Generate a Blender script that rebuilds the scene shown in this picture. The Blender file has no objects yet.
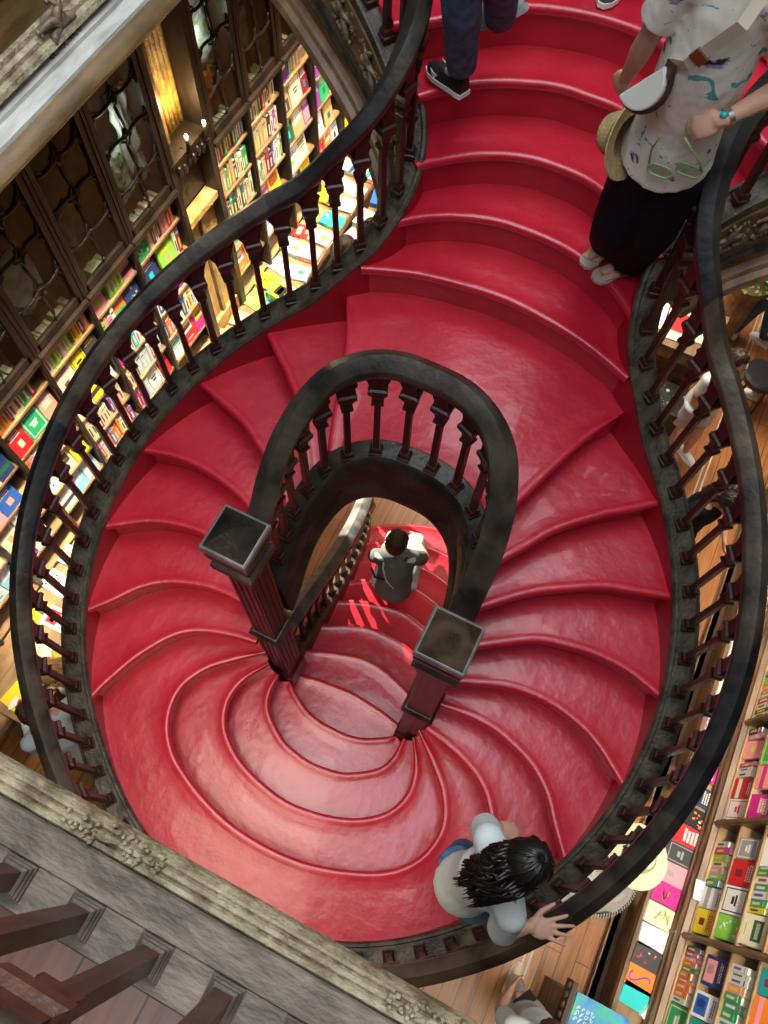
import bpy, bmesh, math, random
from mathutils import Vector, Matrix
random.seed(7)
PI = math.pi
COL = bpy.context.scene.collection
RISE = 0.174
ZL = 12*RISE            # landing height above the ground floor
def zk(k): return ZL + k*RISE
# ------------------------------------------------------------ materials
def nt(name):
    m = bpy.data.materials.new(name); m.use_nodes = True
    n = m.node_tree.nodes; l = m.node_tree.links
    return m, n, l, n['Principled BSDF']
def mat(name, col, rough=0.5, var=0.0, scale=8.0, bump=0.0, bscale=60.0, spec=0.5, metal=0.0, stretch=None, col2=None, coat=0.0, emit=None, estr=0.0):
    m, n, l, b = nt(name)
    b.inputs['Roughness'].default_value = rough
    b.inputs['Metallic'].default_value = metal
    b.inputs['Specular IOR Level'].default_value = spec
    b.inputs['Coat Weight'].default_value = coat
    b.inputs['Base Color'].default_value = (*col, 1)
    if emit:
        b.inputs['Emission Color'].default_value = (*emit, 1); b.inputs['Emission Strength'].default_value = estr
    if var or col2 or bump:
        tc = n.new('ShaderNodeTexCoord'); mp = n.new('ShaderNodeMapping')
        l.new(tc.outputs['Object'], mp.inputs['Vector'])
        if stretch: mp.inputs['Scale'].default_value = stretch
    if var or col2:
        nz = n.new('ShaderNodeTexNoise'); nz.inputs['Scale'].default_value = scale; nz.inputs['Detail'].default_value = 5
        l.new(mp.outputs['Vector'], nz.inputs['Vector'])
        rp = n.new('ShaderNodeValToRGB'); l.new(nz.outputs['Fac'], rp.inputs['Fac'])
        c2 = col2 if col2 else tuple(min(1, c*(1+var)) for c in col)
        c1 = col if col2 else tuple(c*(1-var) for c in col)
        rp.color_ramp.elements[0].position = 0.35; rp.color_ramp.elements[1].position = 0.68
        rp.color_ramp.elements[0].color = (*c1, 1); rp.color_ramp.elements[1].color = (*c2, 1)
        l.new(rp.outputs['Color'], b.inputs['Base Color'])
    if bump:
        nb = n.new('ShaderNodeTexNoise'); nb.inputs['Scale'].default_value = bscale; nb.inputs['Detail'].default_value = 4
        l.new(mp.outputs['Vector'], nb.inputs['Vector'])
        bp = n.new('ShaderNodeBump'); bp.inputs['Strength'].default_value = bump; bp.inputs['Distance'].default_value = 0.02
        l.new(nb.outputs['Fac'], bp.inputs['Height']); l.new(bp.outputs['Normal'], b.inputs['Normal'])
    return m
def wood(name, c1, c2, rough=0.5, scale=3.0, stretch=(1,1,14), bump=0.15, spec=0.5):
    return mat(name, c1, rough, scale=scale, col2=c2, stretch=stretch, bump=bump, bscale=scale*4, spec=spec)
M = {}
M['red'] = mat('red_tread_leather', (0.46, 0.010, 0.027), 0.32, scale=5.0, col2=(0.54, 0.018, 0.038), bump=0.20, bscale=15, spec=0.6, coat=0.2)
M['redskirt'] = mat('red_painted_side', (0.36, 0.006, 0.016), 0.45, spec=0.4)
M['dark'] = wood('dark_stained_wood', (0.012, 0.009, 0.007), (0.045, 0.034, 0.026), 0.42, 9, (1, 1, 1), 0.25)
M['rail'] = wood('worn_rail_wood', (0.014, 0.011, 0.009), (0.075, 0.058, 0.044), 0.36, 7, (1, 1, 1), 0.15)
M['curb'] = wood('stringer_wood', (0.030, 0.024, 0.016), (0.100, 0.081, 0.056), 0.5, 14, (1, 1, 1), 0.35)
M['redwood'] = wood('reddish_baluster_wood', (0.022, 0.007, 0.005), (0.055, 0.018, 0.012), 0.4, 8, (3, 3, .6), 0.1)
M['newel'] = wood('newel_wood', (0.012, 0.006, 0.006), (0.034, 0.014, 0.013), 0.36, 6, (3, 3, .5), 0.12)
M['cap'] = wood('newel_cap_wood', (0.010, 0.009, 0.008), (0.038, 0.030, 0.024), 0.22, 9, (1, 1, 1), 0.1)
M['rail2'] = wood('worn_rail_wood_brown', (0.030, 0.020, 0.013), (0.105, 0.075, 0.048), 0.36, 7, (1, 1, 1), 0.15)
M['rail3'] = wood('worn_rail_wood_black', (0.008, 0.008, 0.009), (0.035, 0.034, 0.034), 0.3, 7, (1, 1, 1), 0.12)
M['capedge'] = wood('newel_cap_pale_edge', (0.09, 0.085, 0.08), (0.20, 0.19, 0.175), 0.3, 12, (1, 1, 1), 0.1)
M['capbrown'] = wood('newel_cap_brown', (0.030, 0.020, 0.013), (0.10, 0.065, 0.038), 0.25, 12, (1, 1, 1), 0.1)
M['grey'] = wood('weathered_grey_wood', (0.125, 0.098, 0.072), (0.30, 0.245, 0.185), 0.55, 9, (1, 2.5, 4), 0.35)
M['gold'] = wood('worn_gilt_moulding', (0.22, 0.165, 0.09), (0.55, 0.47, 0.31), 0.5, 16, (1, 1, 1), 0.6)
M['sheenrail'] = wood('rail_wood_blue_sheen', (0.055, 0.065, 0.075), (0.17, 0.18, 0.17), 0.35, 9, (1, 1, 1), 0.15)  # blue light on the lower left rail is put into its colour
M['oak'] = wood('panel_oak', (0.10, 0.055, 0.018), (0.28, 0.17, 0.065), 0.45, 5, (.6, .6, 2.5), 0.15)
M['frame'] = wood('cabinet_wood', (0.008, 0.005, 0.0035), (0.030, 0.017, 0.010), 0.5, 7, (2, 2, .5), 0.15)
M['shelf'] = wood('bookcase_oak', (0.20, 0.115, 0.05), (0.42, 0.27, 0.13), 0.5, 5, (2, .7, 2), 0.1)
M['browncase'] = wood('brown_counter_wood', (0.11, 0.055, 0.025), (0.26, 0.15, 0.075), 0.45, 6, (2, .6, 2), 0.1)
# ------------------------------------------------------------ mesh helpers
class MB:
    def __init__(s): s.v = []; s.f = []
    def add(s, vs, fs):
        o = len(s.v); s.v += [tuple(v) for v in vs]; s.f += [tuple(i+o for i in f) for f in fs]; return s
    def box(s, c, d, rz=0, top=1.0, rx=0, ry=0):
        R = Matrix.Rotation(rz, 3, 'Z') @ Matrix.Rotation(ry, 3, 'Y') @ Matrix.Rotation(rx, 3, 'X'); vs = []
        for z in (-1, 1):
            k = top if z > 0 else 1.0
            for x, y in ((-1, -1), (1, -1), (1, 1), (-1, 1)):
                vs.append(Vector(c) + R @ Vector((x*d[0]/2*k, y*d[1]/2*k, z*d[2]/2)))
        return s.add(vs, [(3, 2, 1, 0), (4, 5, 6, 7), (0, 1, 5, 4), (1, 2, 6, 5), (2, 3, 7, 6), (3, 0, 4, 7)])
    def stack(s, c, levels, rz=0, n=4):
        """square (or n-gon) column of levels [(z, half width)] around c"""
        R = Matrix.Rotation(rz, 3, 'Z'); o = len(s.v); vs = []; fs = []
        q = 1/math.cos(PI/n)
        for z, h in levels:
            for i in range(n):
                a = 2*PI*(i+.5)/n
                vs.append(Vector(c) + R @ Vector((math.cos(a)*h*q, math.sin(a)*h*q, z)))
        L = len(levels)
        for j in range(L-1):
            for i in range(n):
                i2 = (i+1) % n
                fs.append((j*n+i, j*n+i2, (j+1)*n+i2, (j+1)*n+i))
        fs.append(tuple(range(n-1, -1, -1))); fs.append(tuple((L-1)*n+i for i in range(n)))
        return s.add(vs, fs)
    def sweep(s, pts, prof, closed=False, up=(0, 0, 1), caps=True):
        """profile [(lateral to the right of travel, z)] carried along pts, kept upright"""
        n = len(pts); P = [Vector(p) for p in pts]; m = len(prof); vs = []; fs = []
        for i in range(n):
            if closed: t = P[(i+1) % n]-P[i-1]
            else: t = P[min(i+1, n-1)]-P[max(i-1, 0)]
            t.z = 0; t.normalize(); r = Vector((t.y, -t.x, 0))
            for a, b in prof: vs.append(P[i] + r*a + Vector((0, 0, b)))
        for i in range(n if closed else n-1):
            i2 = (i+1) % n
            for j in range(m):
                j2 = (j+1) % m
                fs.append((i*m+j, i2*m+j, i2*m+j2, i*m+j2))
        if caps and not closed:
            fs.append(tuple(range(m))); fs.append(tuple((n-1)*m+j for j in range(m-1, -1, -1)))
        return s.add(vs, fs)
    def tube(s, pts, rad, n=8, caps=True):
        P = [Vector(p) for p in pts]; k = len(P); vs = []; fs = []
        if not hasattr(rad, '__len__'): rad = [rad]*k
        for i in range(k):
            t = (P[min(i+1, k-1)]-P[max(i-1, 0)]).normalized()
            a = t.cross(Vector((0, 0, 1)))
            if a.length < .05: a = t.cross(Vector((0, 1, 0)))
            a.normalize(); b = t.cross(a)
            for j in range(n):
                w = 2*PI*j/n; vs.append(P[i]+(a*math.cos(w)+b*math.sin(w))*rad[i])
        for i in range(k-1):
            for j in range(n):
                j2 = (j+1) % n; fs.append((i*n+j, i*n+j2, (i+1)*n+j2, (i+1)*n+j))
        if caps:
            fs.append(tuple(range(n-1, -1, -1))); fs.append(tuple((k-1)*n+j for j in range(n)))
        return s.add(vs, fs)
    def prism(s, poly, z0, z1):
        n = len(poly)
        vs = [(x, y, z0) for x, y in poly]+[(x, y, z1) for x, y in poly]
        fs = [tuple(range(n-1, -1, -1)), tuple(range(n, 2*n))]+[(i, (i+1) % n, n+(i+1) % n, n+i) for i in range(n)]
        return s.add(vs, fs)
    def blob(s, c, r, seg=10, rings=7, R=None):
        vs = []; fs = []
        if not hasattr(r, '__len__'): r = (r, r, r)
        for i in range(rings+1):
            th = PI*i/rings
            for j in range(seg):
                ph = 2*PI*j/seg
                v = Vector((r[0]*math.sin(th)*math.cos(ph), r[1]*math.sin(th)*math.sin(ph), r[2]*math.cos(th)))
                if R: v = R @ v
                vs.append(Vector(c)+v)
        for i in range(rings):
            for j in range(seg):
                j2 = (j+1) % seg; fs.append((i*seg+j, (i+1)*seg+j, (i+1)*seg+j2, i*seg+j2))
        return s.add(vs, fs)
    def xform(s, Mx): s.v = [tuple(Mx @ Vector(v)) for v in s.v]; return s
    def build(s, name, m, parent=None, smooth=False, bevel=0, local=True, weld=False):
        me = bpy.data.meshes.new(name)
        off = Vector((0, 0, 0))
        if parent is not None and local: off = WL(parent)
        me.from_pydata([tuple(Vector(v)-off) for v in s.v], [], s.f)
        bm = bmesh.new(); bm.from_mesh(me)
        if weld: bmesh.ops.remove_doubles(bm, verts=bm.verts, dist=1e-5)
        bmesh.ops.recalc_face_normals(bm, faces=bm.faces); bm.to_mesh(me); bm.free()
        if smooth:
            for p in me.polygons: p.use_smooth = True
        for mm in (m if isinstance(m, (list, tuple)) else [m]): me.materials.append(mm)
        o = bpy.data.objects.new(name, me); COL.objects.link(o)
        if parent is not None: o.parent = parent
        if bevel:
            b = o.modifiers.new('bevel', 'BEVEL'); b.width = bevel; b.segments = 2; b.limit_method = 'ANGLE'
        if smooth == 'auto':
            try:
                me.set_sharp_from_angle(angle=math.radians(38))
            except Exception: pass
        return o
def WL(o):
    v = Vector(o.location); p = o.parent
    while p: v = v+Vector(p.location); p = p.parent
    return v
def tag(o, label=None, cat=None, group=None, kind=None):
    if label: o['label'] = label
    if cat: o['category'] = cat
    if group: o['group'] = group
    if kind: o['kind'] = kind
    return o
def thing(name, label, cat, loc=(0, 0, 0), group=None, rz=0):
    o = bpy.data.objects.new(name, None); COL.objects.link(o); o.location = loc; o.rotation_euler = (0, 0, rz)
    o.empty_display_size = .05
    return tag(o, label, cat, group)
def catmull(pts, n=6):
    P = [Vector(p) for p in pts]; out = []
    for i in range(len(P)-1):
        p0 = P[max(i-1, 0)]; p1 = P[i]; p2 = P[i+1]; p3 = P[min(i+2, len(P)-1)]
        if i == 0: p0 = p1*2-p2
        if i+2 > len(P)-1: p3 = p2*2-p1
        for j in range(n):
            t = j/n
            out.append(0.5*((2*p1)+(p2-p0)*t+(2*p0-5*p1+4*p2-p3)*t*t+(3*p1-p0-3*p2+p3)*t**3))
    out.append(P[-1]); return out
# ============================================================ STAIRCASE
# plan of one half (x >= 0); the stair is symmetric about x = 0
CY0, RO = 0.82, 1.39
NOS = {
 1: [(1.045,-.01),(1.01,.12),(.95,.28),(.86,.43),(.76,.51),(.62,.56),(.47,.59)],
 2: [(1.23,.34),(1.15,.44),(1.07,.55),(.97,.63),(.86,.675),(.76,.70),(.64,.705),(.47,.69)],
 3: [(1.325,.70),(1.17,.81),(1.05,.86),(.90,.885),(.74,.87),(.60,.82),(.46,.76)],
 4: [(1.30,1.08),(1.15,1.12),(1.0,1.125),(.85,1.10),(.75,1.07),(.65,1.01),(.46,.88)],
 5: [(1.175,1.445),(1.04,1.405),(.90,1.36),(.78,1.29),(.63,1.19),(.45,1.02)],
 6: [(.96,1.745),(.86,1.66),(.77,1.59),(.62,1.44),(.52,1.29),(.42,1.14)],
 7: [(.66,1.985),(.555,1.765),(.49,1.585),(.43,1.41),(.37,1.25)],
}
UP = {  # upper flight, half nosing from the centre outward
 8: [(0,2.15),(.2,2.13),(.36,2.10),(.48,2.06),(.60,2.01)],
 9: [(0,2.37),(.15,2.36),(.30,2.31),(.42,2.24),(.52,2.15)],
 10: [(0,2.57),(.12,2.56),(.25,2.51),(.36,2.44),(.46,2.35),(.495,2.305)],
 11: [(0,2.78),(.12,2.775),(.27,2.72),(.40,2.645),(.50,2.55),(.575,2.46)],
 12: [(0,2.98),(.16,2.96),(.35,2.89),(.50,2.77),(.62,2.65),(.74,2.56)],
 13: [(0,3.19),(.2,3.17),(.45,3.08),(.70,2.93),(.90,2.80),(1.0,2.72)],
}
DN = {  # landing edge and the steps below it, half nosing from the centre outward
 0: [(0,-.20),(.12,-.195),(.27,-.17),(.45,-.11),(.60,-.03),(.70,.09),(.73,.24),(.67,.38),(.56,.49),(.44,.60)],
 -1: [(0,.02),(.12,.032),(.24,.06),(.36,.11),(.47,.20),(.52,.32),(.50,.45),(.43,.58)],
 -2: [(0,.25),(.12,.265),(.2,.29),(.32,.37),(.37,.45),(.385,.58)],
 -3: [(0,.48),(.1,.485),(.2,.515),(.345,.60)],
 -4: [(0,.735),(.13,.725),(.25,.71),(.36,.68)],
 -5: [(0,.99),(.1,.98),(.27,.93),(.39,.88)],
 -6: [(0,1.235),(.14,1.225),(.27,1.18),(.41,1.11)],
 -7: [(0,1.48),(.17,1.45),(.3,1.41),(.43,1.35)],
 -8: [(0,1.72),(.18,1.69),(.33,1.64),(.46,1.56)],
 -9: [(0,1.955),(.2,1.92),(.36,1.86),(.51,1.77)],
 -10: [(0,2.20),(.2,2.17),(.4,2.09),(.56,1.99)],
 -11: [(0,2.45),(.2,2.42),(.42,2.32),(.62,2.20)],
}
def full(h):   # half curve from centre outward -> left to right
    return [(-x, y) for x, y in reversed(h[1:])]+list(h)
def sm2(pts, n=5): return [(p.x, p.y) for p in catmull([(x, y, 0) for x, y in pts], n)]
def mir(pts): return [(-x, y) for x, y in pts]
# outer curb path: (x, y, k)
def ang(phi, r=RO): return (r*math.sin(math.radians(phi)), CY0-r*math.cos(math.radians(phi)))
KPHI = [(0,0),(30,0),(40,.12),(51.2,.72),(60,1.35),(68.8,1.95),(85.5,3.0),(101.4,4.0),(118.2,5.0),(133.9,6.0),(143,6.65),(150.4,7.3)]
def kphi(p):
    for (a, ka), (b, kb) in zip(KPHI, KPHI[1:]):
        if a <= p <= b: return ka+(kb-ka)*(p-a)/(b-a)
    return KPHI[-1][1]
HALF = [(*ang(p), kphi(p)) for p in range(0, 148, 6)]
HALF += [(.70,2.03,7.6),(.615,2.105,8.2),(.56,2.20,8.95),(.543,2.30,9.6),(.57,2.395,10.2),(.64,2.475,10.75),(.755,2.56,11.3),(.92,2.66,11.9),(1.12,2.76,12.45),(1.35,2.88,12.95),(1.56,2.98,13.1),(1.75,3.06,13.1)]
CURB = catmull([(x, y, k) for x, y, k in HALF], 4)       # right half in (x, y, k)
for _ in range(4):
    CURB = [CURB[0]]+[CURB[i-1]*.25+CURB[i]*.5+CURB[i+1]*.25 if CURB[i].y > 1.95 else CURB[i] for i in range(1, len(CURB)-1)]+[CURB[-1]]
CURB3 = [Vector((-p.x, p.y, zk(p.z)+.03)) for p in reversed(CURB[1:])]+[Vector((p.x, p.y, zk(p.z)+.03)) for p in CURB]
def offset_poly(P, d):
    n = len(P); out = []
    A = sum(P[i][0]*P[(i+1) % n][1]-P[(i+1) % n][0]*P[i][1] for i in range(n))
    s = 1 if A > 0 else -1
    for i in range(n):
        a = Vector(P[i-1]); b = Vector(P[i]); c = Vector(P[(i+1) % n])
        e1 = (b-a); e2 = (c-b)
        if e1.length < 1e-6 or e2.length < 1e-6: out.append(P[i]); continue
        e1.normalize(); e2.normalize()
        n1 = Vector((-e1.y, e1.x))*s; n2 = Vector((-e2.y, e2.x))*s
        m = (n1+n2)
        if m.length < .3: m = n1
        m.normalize(); k = d/max(.55, m.dot(n1))
        out.append((b.x+m.x*k, b.y+m.y*k))
    return out
def clean(P, eps=.008):
    out = []
    for p in P:
        if not out or (Vector(p)-Vector(out[-1])).length > eps: out.append(p)
    if (Vector(out[0])-Vector(out[-1])).length < eps: out.pop()
    return out
def resample(pts, n):
    P = [Vector((x, y, 0)) for x, y in pts]; d = [0]
    for a, b in zip(P, P[1:]): d.append(d[-1]+(b-a).length)
    out = []; k = 0
    for i in range(n):
        t = d[-1]*i/(n-1)
        while k < len(P)-2 and d[k+1] < t: k += 1
        u = (t-d[k])/max(1e-9, d[k+1]-d[k]); out.append(P[k].lerp(P[k+1], min(1, max(0, u))))
    return out
PROF = [(.036, -.20), (.034, -.046), (.020, -.043), (.006, -.036), (.001, -.026), (.001, -.015), (.005, -.005), (.013, .0), (.024, .0005), (.036, -.003), (.048, -.006)]
def step(front, back_, z, parent, n=44, drop=.20):
    """one padded step: rolled, slightly raised nosing along the front curve, recessed riser below it"""
    if isinstance(n, list):      # pieces with their own counts
        F = []; B = []
        for (f_, b_), m_ in zip(zip(front, back_), n):
            a1 = resample(f_, m_); a2 = resample(b_, m_)
            if F: a1 = a1[1:]; a2 = a2[1:]
            F += a1; B += a2
        n = len(F)
    else: F = resample(front, n); B = resample(back_, n)
    vs = []; fs = []
    rows = len(PROF)+5; sg = 0
    for i in range(n):
        t = (F[min(i+1, n-1)]-F[max(i-1, 0)]).normalized(); sg += 1 if Vector((-t.y, t.x, 0)).dot(B[i]-F[i]) > 0 else -1
    sg = 1 if sg > 0 else -1
    for i in range(n):
        t = (F[min(i+1, n-1)]-F[max(i-1, 0)]).normalized(); nr = Vector((-t.y, t.x, 0))*sg; w = (B[i]-F[i])
        k = min(1.0, max(.15, nr.dot(w)/.16))
        for s_, dz in PROF: vs.append(F[i]+nr*s_*k+Vector((0, 0, z+(dz if dz > -.1 else -drop))))
        st = F[i]+nr*.048*k
        for q in range(1, 5):
            p = st.lerp(B[i], q/4); vs.append(p+Vector((0, 0, z-.006)))
        vs.append(B[i]+Vector((0, 0, z-drop)))
    for i in range(n-1):
        for j in range(rows):
            j2 = (j+1) % rows; fs.append((i*rows+j, (i+1)*rows+j, (i+1)*rows+j2, i*rows+j2))
    fs.append(tuple(range(rows))); fs.append(tuple((n-1)*rows+j for j in range(rows-1, -1, -1)))
    return MB().add(vs, fs).build('tread', M['red'], parent, smooth='auto')
stair = thing('staircase', 'double-curved open staircase with glossy crimson red treads', 'staircase', (0, 1.0, 0))
def arc_out(phi0, phi1, n=7, r=1.322):
    return [ang(phi0+(phi1-phi0)*i/(n-1), r) for i in range(n)]
def phi_of(p): return math.degrees(math.atan2(p[0], -(p[1]-CY0)))
def back(pts, d=.035):   # shift a nosing curve back (normal to it, away from the descent)
    P = [Vector((x, y)) for x, y in pts]; out = []
    for i in range(len(P)):
        t = (P[min(i+1, len(P)-1)]-P[max(i-1, 0)]).normalized(); out.append(tuple(P[i]+Vector((-t.y, t.x))*d))
    return out
# winding branches, levels 1..6, both sides
def ext(c, d=.004):       # lengthen the outer (first) end
    a = Vector(c[0]); b = Vector(c[1]); return [tuple(a+(a-b).normalized()*d)]+list(c)
for k in range(1, 7):
    f = ext(sm2(NOS[k])); b = ext(back(sm2(NOS[k+1]), -.035))        # outer -> inner
    step(f, b, zk(k), stair); step(mir(f), mir(b), zk(k), stair)
# broad step where the branches meet (level 7)
INN = [(0,1.37),(.09,1.365),(.17,1.345),(.26,1.31),(.335,1.25),(.395,1.15),(.435,1.03),(.445,.92),(.435,.80),(.42,.76)]
n7 = ext(sm2(NOS[7])); u8 = back(sm2(full(UP[8])), .035)
inn = [p for p in sm2(INN) if p[1] > 1.27]
f7 = mir(n7)+[(-x, y) for x, y in reversed(inn)]+inn[1:]+list(reversed(n7))
mid8 = [q for q in u8 if abs(q[0]) < .21]
step(list(reversed(mir(inn)))[0:0]+[(-x, y) for x, y in reversed(inn)]+inn[1:], [(-.42, 2.15)]+mid8+[(.42, 2.15)], zk(7), stair, n=50)
step(n7, [(.69, 2.03), (.52, 2.10), (.36, 2.16), (.12, 2.185), (-.05, 2.18)], zk(7)-.0004, stair, n=40)
step(mir(n7), [(-.69, 2.03), (-.52, 2.10), (-.36, 2.16), (-.12, 2.185), (.05, 2.18)], zk(7)-.0008, stair, n=40)
for k in range(8, 13):
    f = sm2(full(UP[k])); b = back(sm2(full(UP[k+1])), .035)
    step(f, b, zk(k), stair, n=50)
# landing: outer circle, first risers, landing edge
e0 = sm2(full(DN[0])); f1 = back(sm2(NOS[1]), -.035)
ao = [ang(a, 1.33) for a in range(-50, 51, 4)]
step(e0, list(reversed(mir(f1)))+ao+f1, zk(0), stair, n=110)
# steps going down inside the landing, then the lower flight
for k in range(-1, -12, -1):
    f = sm2(full(DN[k])); b = back(sm2(full(DN[k+1])), -.04)
    if k <= -3:
        ex = .04
        f = [(f[0][0]-ex, f[0][1]-.02)]+f+[(f[-1][0]+ex, f[-1][1]-.02)]
        b = [(b[0][0]-ex, b[0][1]-.02)]+b+[(b[-1][0]+ex, b[-1][1]-.02)]
    step(f, b, zk(k), stair, n=60)
# red inner faces of the outer string
mb = MB()
i0 = [i for i, p in enumerate(CURB3) if p.z < zk(12.4)]
seg = CURB3[i0[0]:i0[-1]+1]
mb.sweep(seg, [(.064, -.34), (.064, -.012), (.055, -.012), (.055, -.34)] if False else [(-.064, -.36), (-.064, -.012), (-.055, -.012), (-.055, -.36)])
mb.build('string_lining', M['redskirt'], stair, smooth='auto')
# outer string: top plate with bead, fascia and lower mouldings
SP = [(-.064, -.02), (-.066, .0), (-.058, .014), (-.046, .014), (-.040, .002), (.034, .0), (.040, .010), (.050, .006), (.052, -.03), (.044, -.05), (.044, -.20), (.060, -.225), (.064, -.25), (.050, -.285), (.058, -.31), (.045, -.34), (-.056, -.34), (-.056, -.02)]
MB().sweep(CURB3, SP).build('outer_string', M['curb'], stair, smooth='auto')
# raised fascia panels and carved sprays along the string, seen on its outside
mb = MB(); cv = MB(); acc = 0
for side in (-1, 1):
    pts = [p for p in CURB3 if p.x*side > .0 and p.z > zk(9.0)]
    if side < 0: pts = list(reversed(pts))
    L = 0
    for a, b in zip(pts, pts[1:]):
        t = (b-a); d = t.length; t.z = 0; t.normalize(); r = Vector((t.y, -t.x, 0))*(1 if side > 0 else -1)
        L += d
        if L > .085:
            L = 0; acc += 1
            c = a+r*.05; cv = MB()
            for q in range(8):
                an = q*.9+acc; rr = .012+.005*q
                cv.blob(c+Vector((0, 0, -.13))+t*math.cos(an)*rr+Vector((0, 0, math.sin(an)*rr*1.3)), (.013, .013, .015), 6, 4)
            cv.build('carved_spray', M['oak'], stair, smooth=True)

# soffit slab that carries the treads (seen from the side through the openings)
# ---- inner string (arch over the lower flight)
INK = [(0,1.33,7.3),(.09,1.325,7.3),(.17,1.305,7.25),(.25,1.265,7.1),(.315,1.205,6.85),(.365,1.12,6.4),(.395,1.02,5.85),(.405,.93,5.25),(.405,.84,4.6),(.405,.76,4.1)]
ic = catmull([Vector(p) for p in INK], 5)
INNER3 = [Vector((-p.x, p.y, zk(p.z)+.03)) for p in reversed(ic[1:])]+[Vector((p.x, p.y, zk(p.z)+.03)) for p in ic]
IP = [(-.055, -.30), (-.055, 0), (-.047, .010), (.030, .010), (.040, .0), (.044, -.02), (.052, -.035), (.055, -.06), (.060, -.075), (.063, -.16), (.073, -.175), (.077, -.20), (.084, -.215), (.087, -.25), (.078, -.27), (.05, -.30)]
MB().sweep(INNER3, IP).build('inner_string', M['dark'], stair, smooth='auto')
# lower strings
LOWS = [(.40,.76,-4.0),(.415,.95,-4.9),(.43,1.2,-6.0),(.45,1.45,-7.1),(.48,1.7,-8.1),(.53,1.95,-9.2),(.60,2.17,-10.3),(.70,2.33,-11.1)]
lc = catmull([Vector(p) for p in LOWS], 4)
for s in (-1, 1):
    pts = [Vector((p.x*s+.035*s, p.y, zk(p.z)+.06)) for p in lc]
    MB().sweep(pts, [(-.04, -.36), (-.04, -.01), (-.03, 0), (.03, 0), (.04, -.01), (.04, -.36)]).build('lower_string', M['curb'], stair, smooth='auto')
# curved shell under the landing and branches so the stair has a body
mb = MB()
sh = [p for p in CURB3 if p.z < zk(8.6) and p.y < .80]
vs = []; fs = []
for p in sh:
    c = Vector((0, CY0, 0)); d = Vector((p.x, p.y-CY0, 0)).normalized()
    o = Vector((p.x, p.y, p.z-.33)); i = Vector((d.x*.5, CY0+d.y*.42, p.z-.95))
    vs += [o-d*.03, i]
for i in range(len(sh)-1): fs.append((2*i, 2*i+1, 2*i+3, 2*i+2))
mb.add(vs, fs).build('soffit', M['dark'], stair, smooth=True)

# ============================================================ BALUSTRADES
RH = 0.63       # rail centre above the string
RP = [(-.034, -.050), (-.042, -.034), (-.042, -.008), (-.038, -.002), (0, .026), (.038, -.002), (.042, -.008), (.042, -.034), (.034, -.050), (.024, -.064), (-.024, -.064)]
def baluster_mesh(h=RH-.05):
    m = MB()
    m.stack((0, 0, 0), [(0, .026), (.018, .026), (.022, .021), (.040, .020), (.046, .0155)])
    m.stack((0, 0, 0), [(.046, .0125), (h-.21, .0115)])
    m.stack((0, 0, 0), [(h-.215, .014), (h-.20, .022), (h-.185, .022), (h-.175, .017), (h-.15, .020), (h-.115, .034), (h-.095, .034), (h-.09, .026), (h, .026)])
    for sx in (-1, 1):
        m.box((sx*.024, 0, h-.07), (.02, .022, .035), ry=sx*.5)
    return m
BAL = {}
def put_baluster(p, rz, parent, h=RH-.05):
    key = round(h, 3)
    if key not in BAL:
        BAL[key] = baluster_mesh(h).build('baluster', M['redwood'], parent, local=False)
        o = BAL[key]
    else:
        o = BAL[key].copy(); COL.objects.link(o); o.parent = parent
    o.location = Vector(p)-WL(parent); o.rotation_euler = (0, 0, rz)
    return o
def dist_along(pts):
    s = [0]
    for a, b in zip(pts, pts[1:]): s.append(s[-1]+(b-a).length)
    return s
def point_at(pts, s, d):
    for i in range(len(s)-1):
        if s[i] <= d <= s[i+1]:
            t = (d-s[i])/max(1e-9, s[i+1]-s[i]); tt = (pts[min(i+2, len(pts)-1)]-pts[max(i-1, 0)])
            return pts[i].lerp(pts[i+1], t), math.atan2(tt.y, tt.x)
    return pts[-1], 0
def arcade(pts, ds, top, parent, depth=.165, th=.028, m=None):
    """pierced frieze under the rail: an ogee arch in every bay"""
    s = dist_along(pts); V = []; F = []; n = 0; N = 12
    for a, b in zip(ds, ds[1:]):
        for j in range(N+(1 if b == ds[-1] else 0)):
            t = j/N; p, an = point_at(pts, s, a+(b-a)*t)
            u = abs(2*t-1)      # 1 at the baluster, 0 at the apex
            if u > .86: dz = depth
            elif u > .60: dz = depth*(.62+.38*((u-.60)/.26)**2)
            elif u > .50: dz = depth*.50
            else: dz = depth*(.10+.40*(u/.5)**1.3)
            r = Vector((math.sin(an), -math.cos(an), 0))*th/2
            for q in ((r, 0), (r, -dz), (-r, -dz), (-r, 0)): V.append(p+q[0]+Vector((0, 0, top+q[1])))
            n += 1
    for i in range(n-1):
        for j in range(4):
            j2 = (j+1) % 4; F.append((i*4+j, (i+1)*4+j, (i+1)*4+j2, i*4+j2))
    return MB().add(V, F).build('arched_frieze', m or M['redwood'], parent)
outer = thing('balustrade', 'long curved dark wooden handrail with reddish balusters around the outside of the red stairs', 'balustrade', (0, -.5, ZL))
CL = [p for p in CURB3]
sl = dist_along(CL); mid = sl[len(sl)//2]
railpts = [p+Vector((0, 0, RH)) for p in CL]
keep = [p for p in railpts if p.y < 3.9]
hr = MB().sweep(keep, RP).build('handrail', [M['rail'], M['rail2'], M['rail3']], outer, smooth='auto')
def tone(o, pts, seq, L=.62):
    d = 0; idx = []
    for a, b in zip(pts, pts[1:]): idx.append(seq[int(d/L) % len(seq)]); d += (b-a).length
    n = len(RP)
    for k, p in enumerate(o.data.polygons):
        p.material_index = idx[min(len(idx)-1, k//n)]
tone(hr, keep, (0, 1, 0, 2, 0, 1, 2, 0, 0, 1))
ds = []
d = mid
PITCH = .1425
nb = 42
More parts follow.
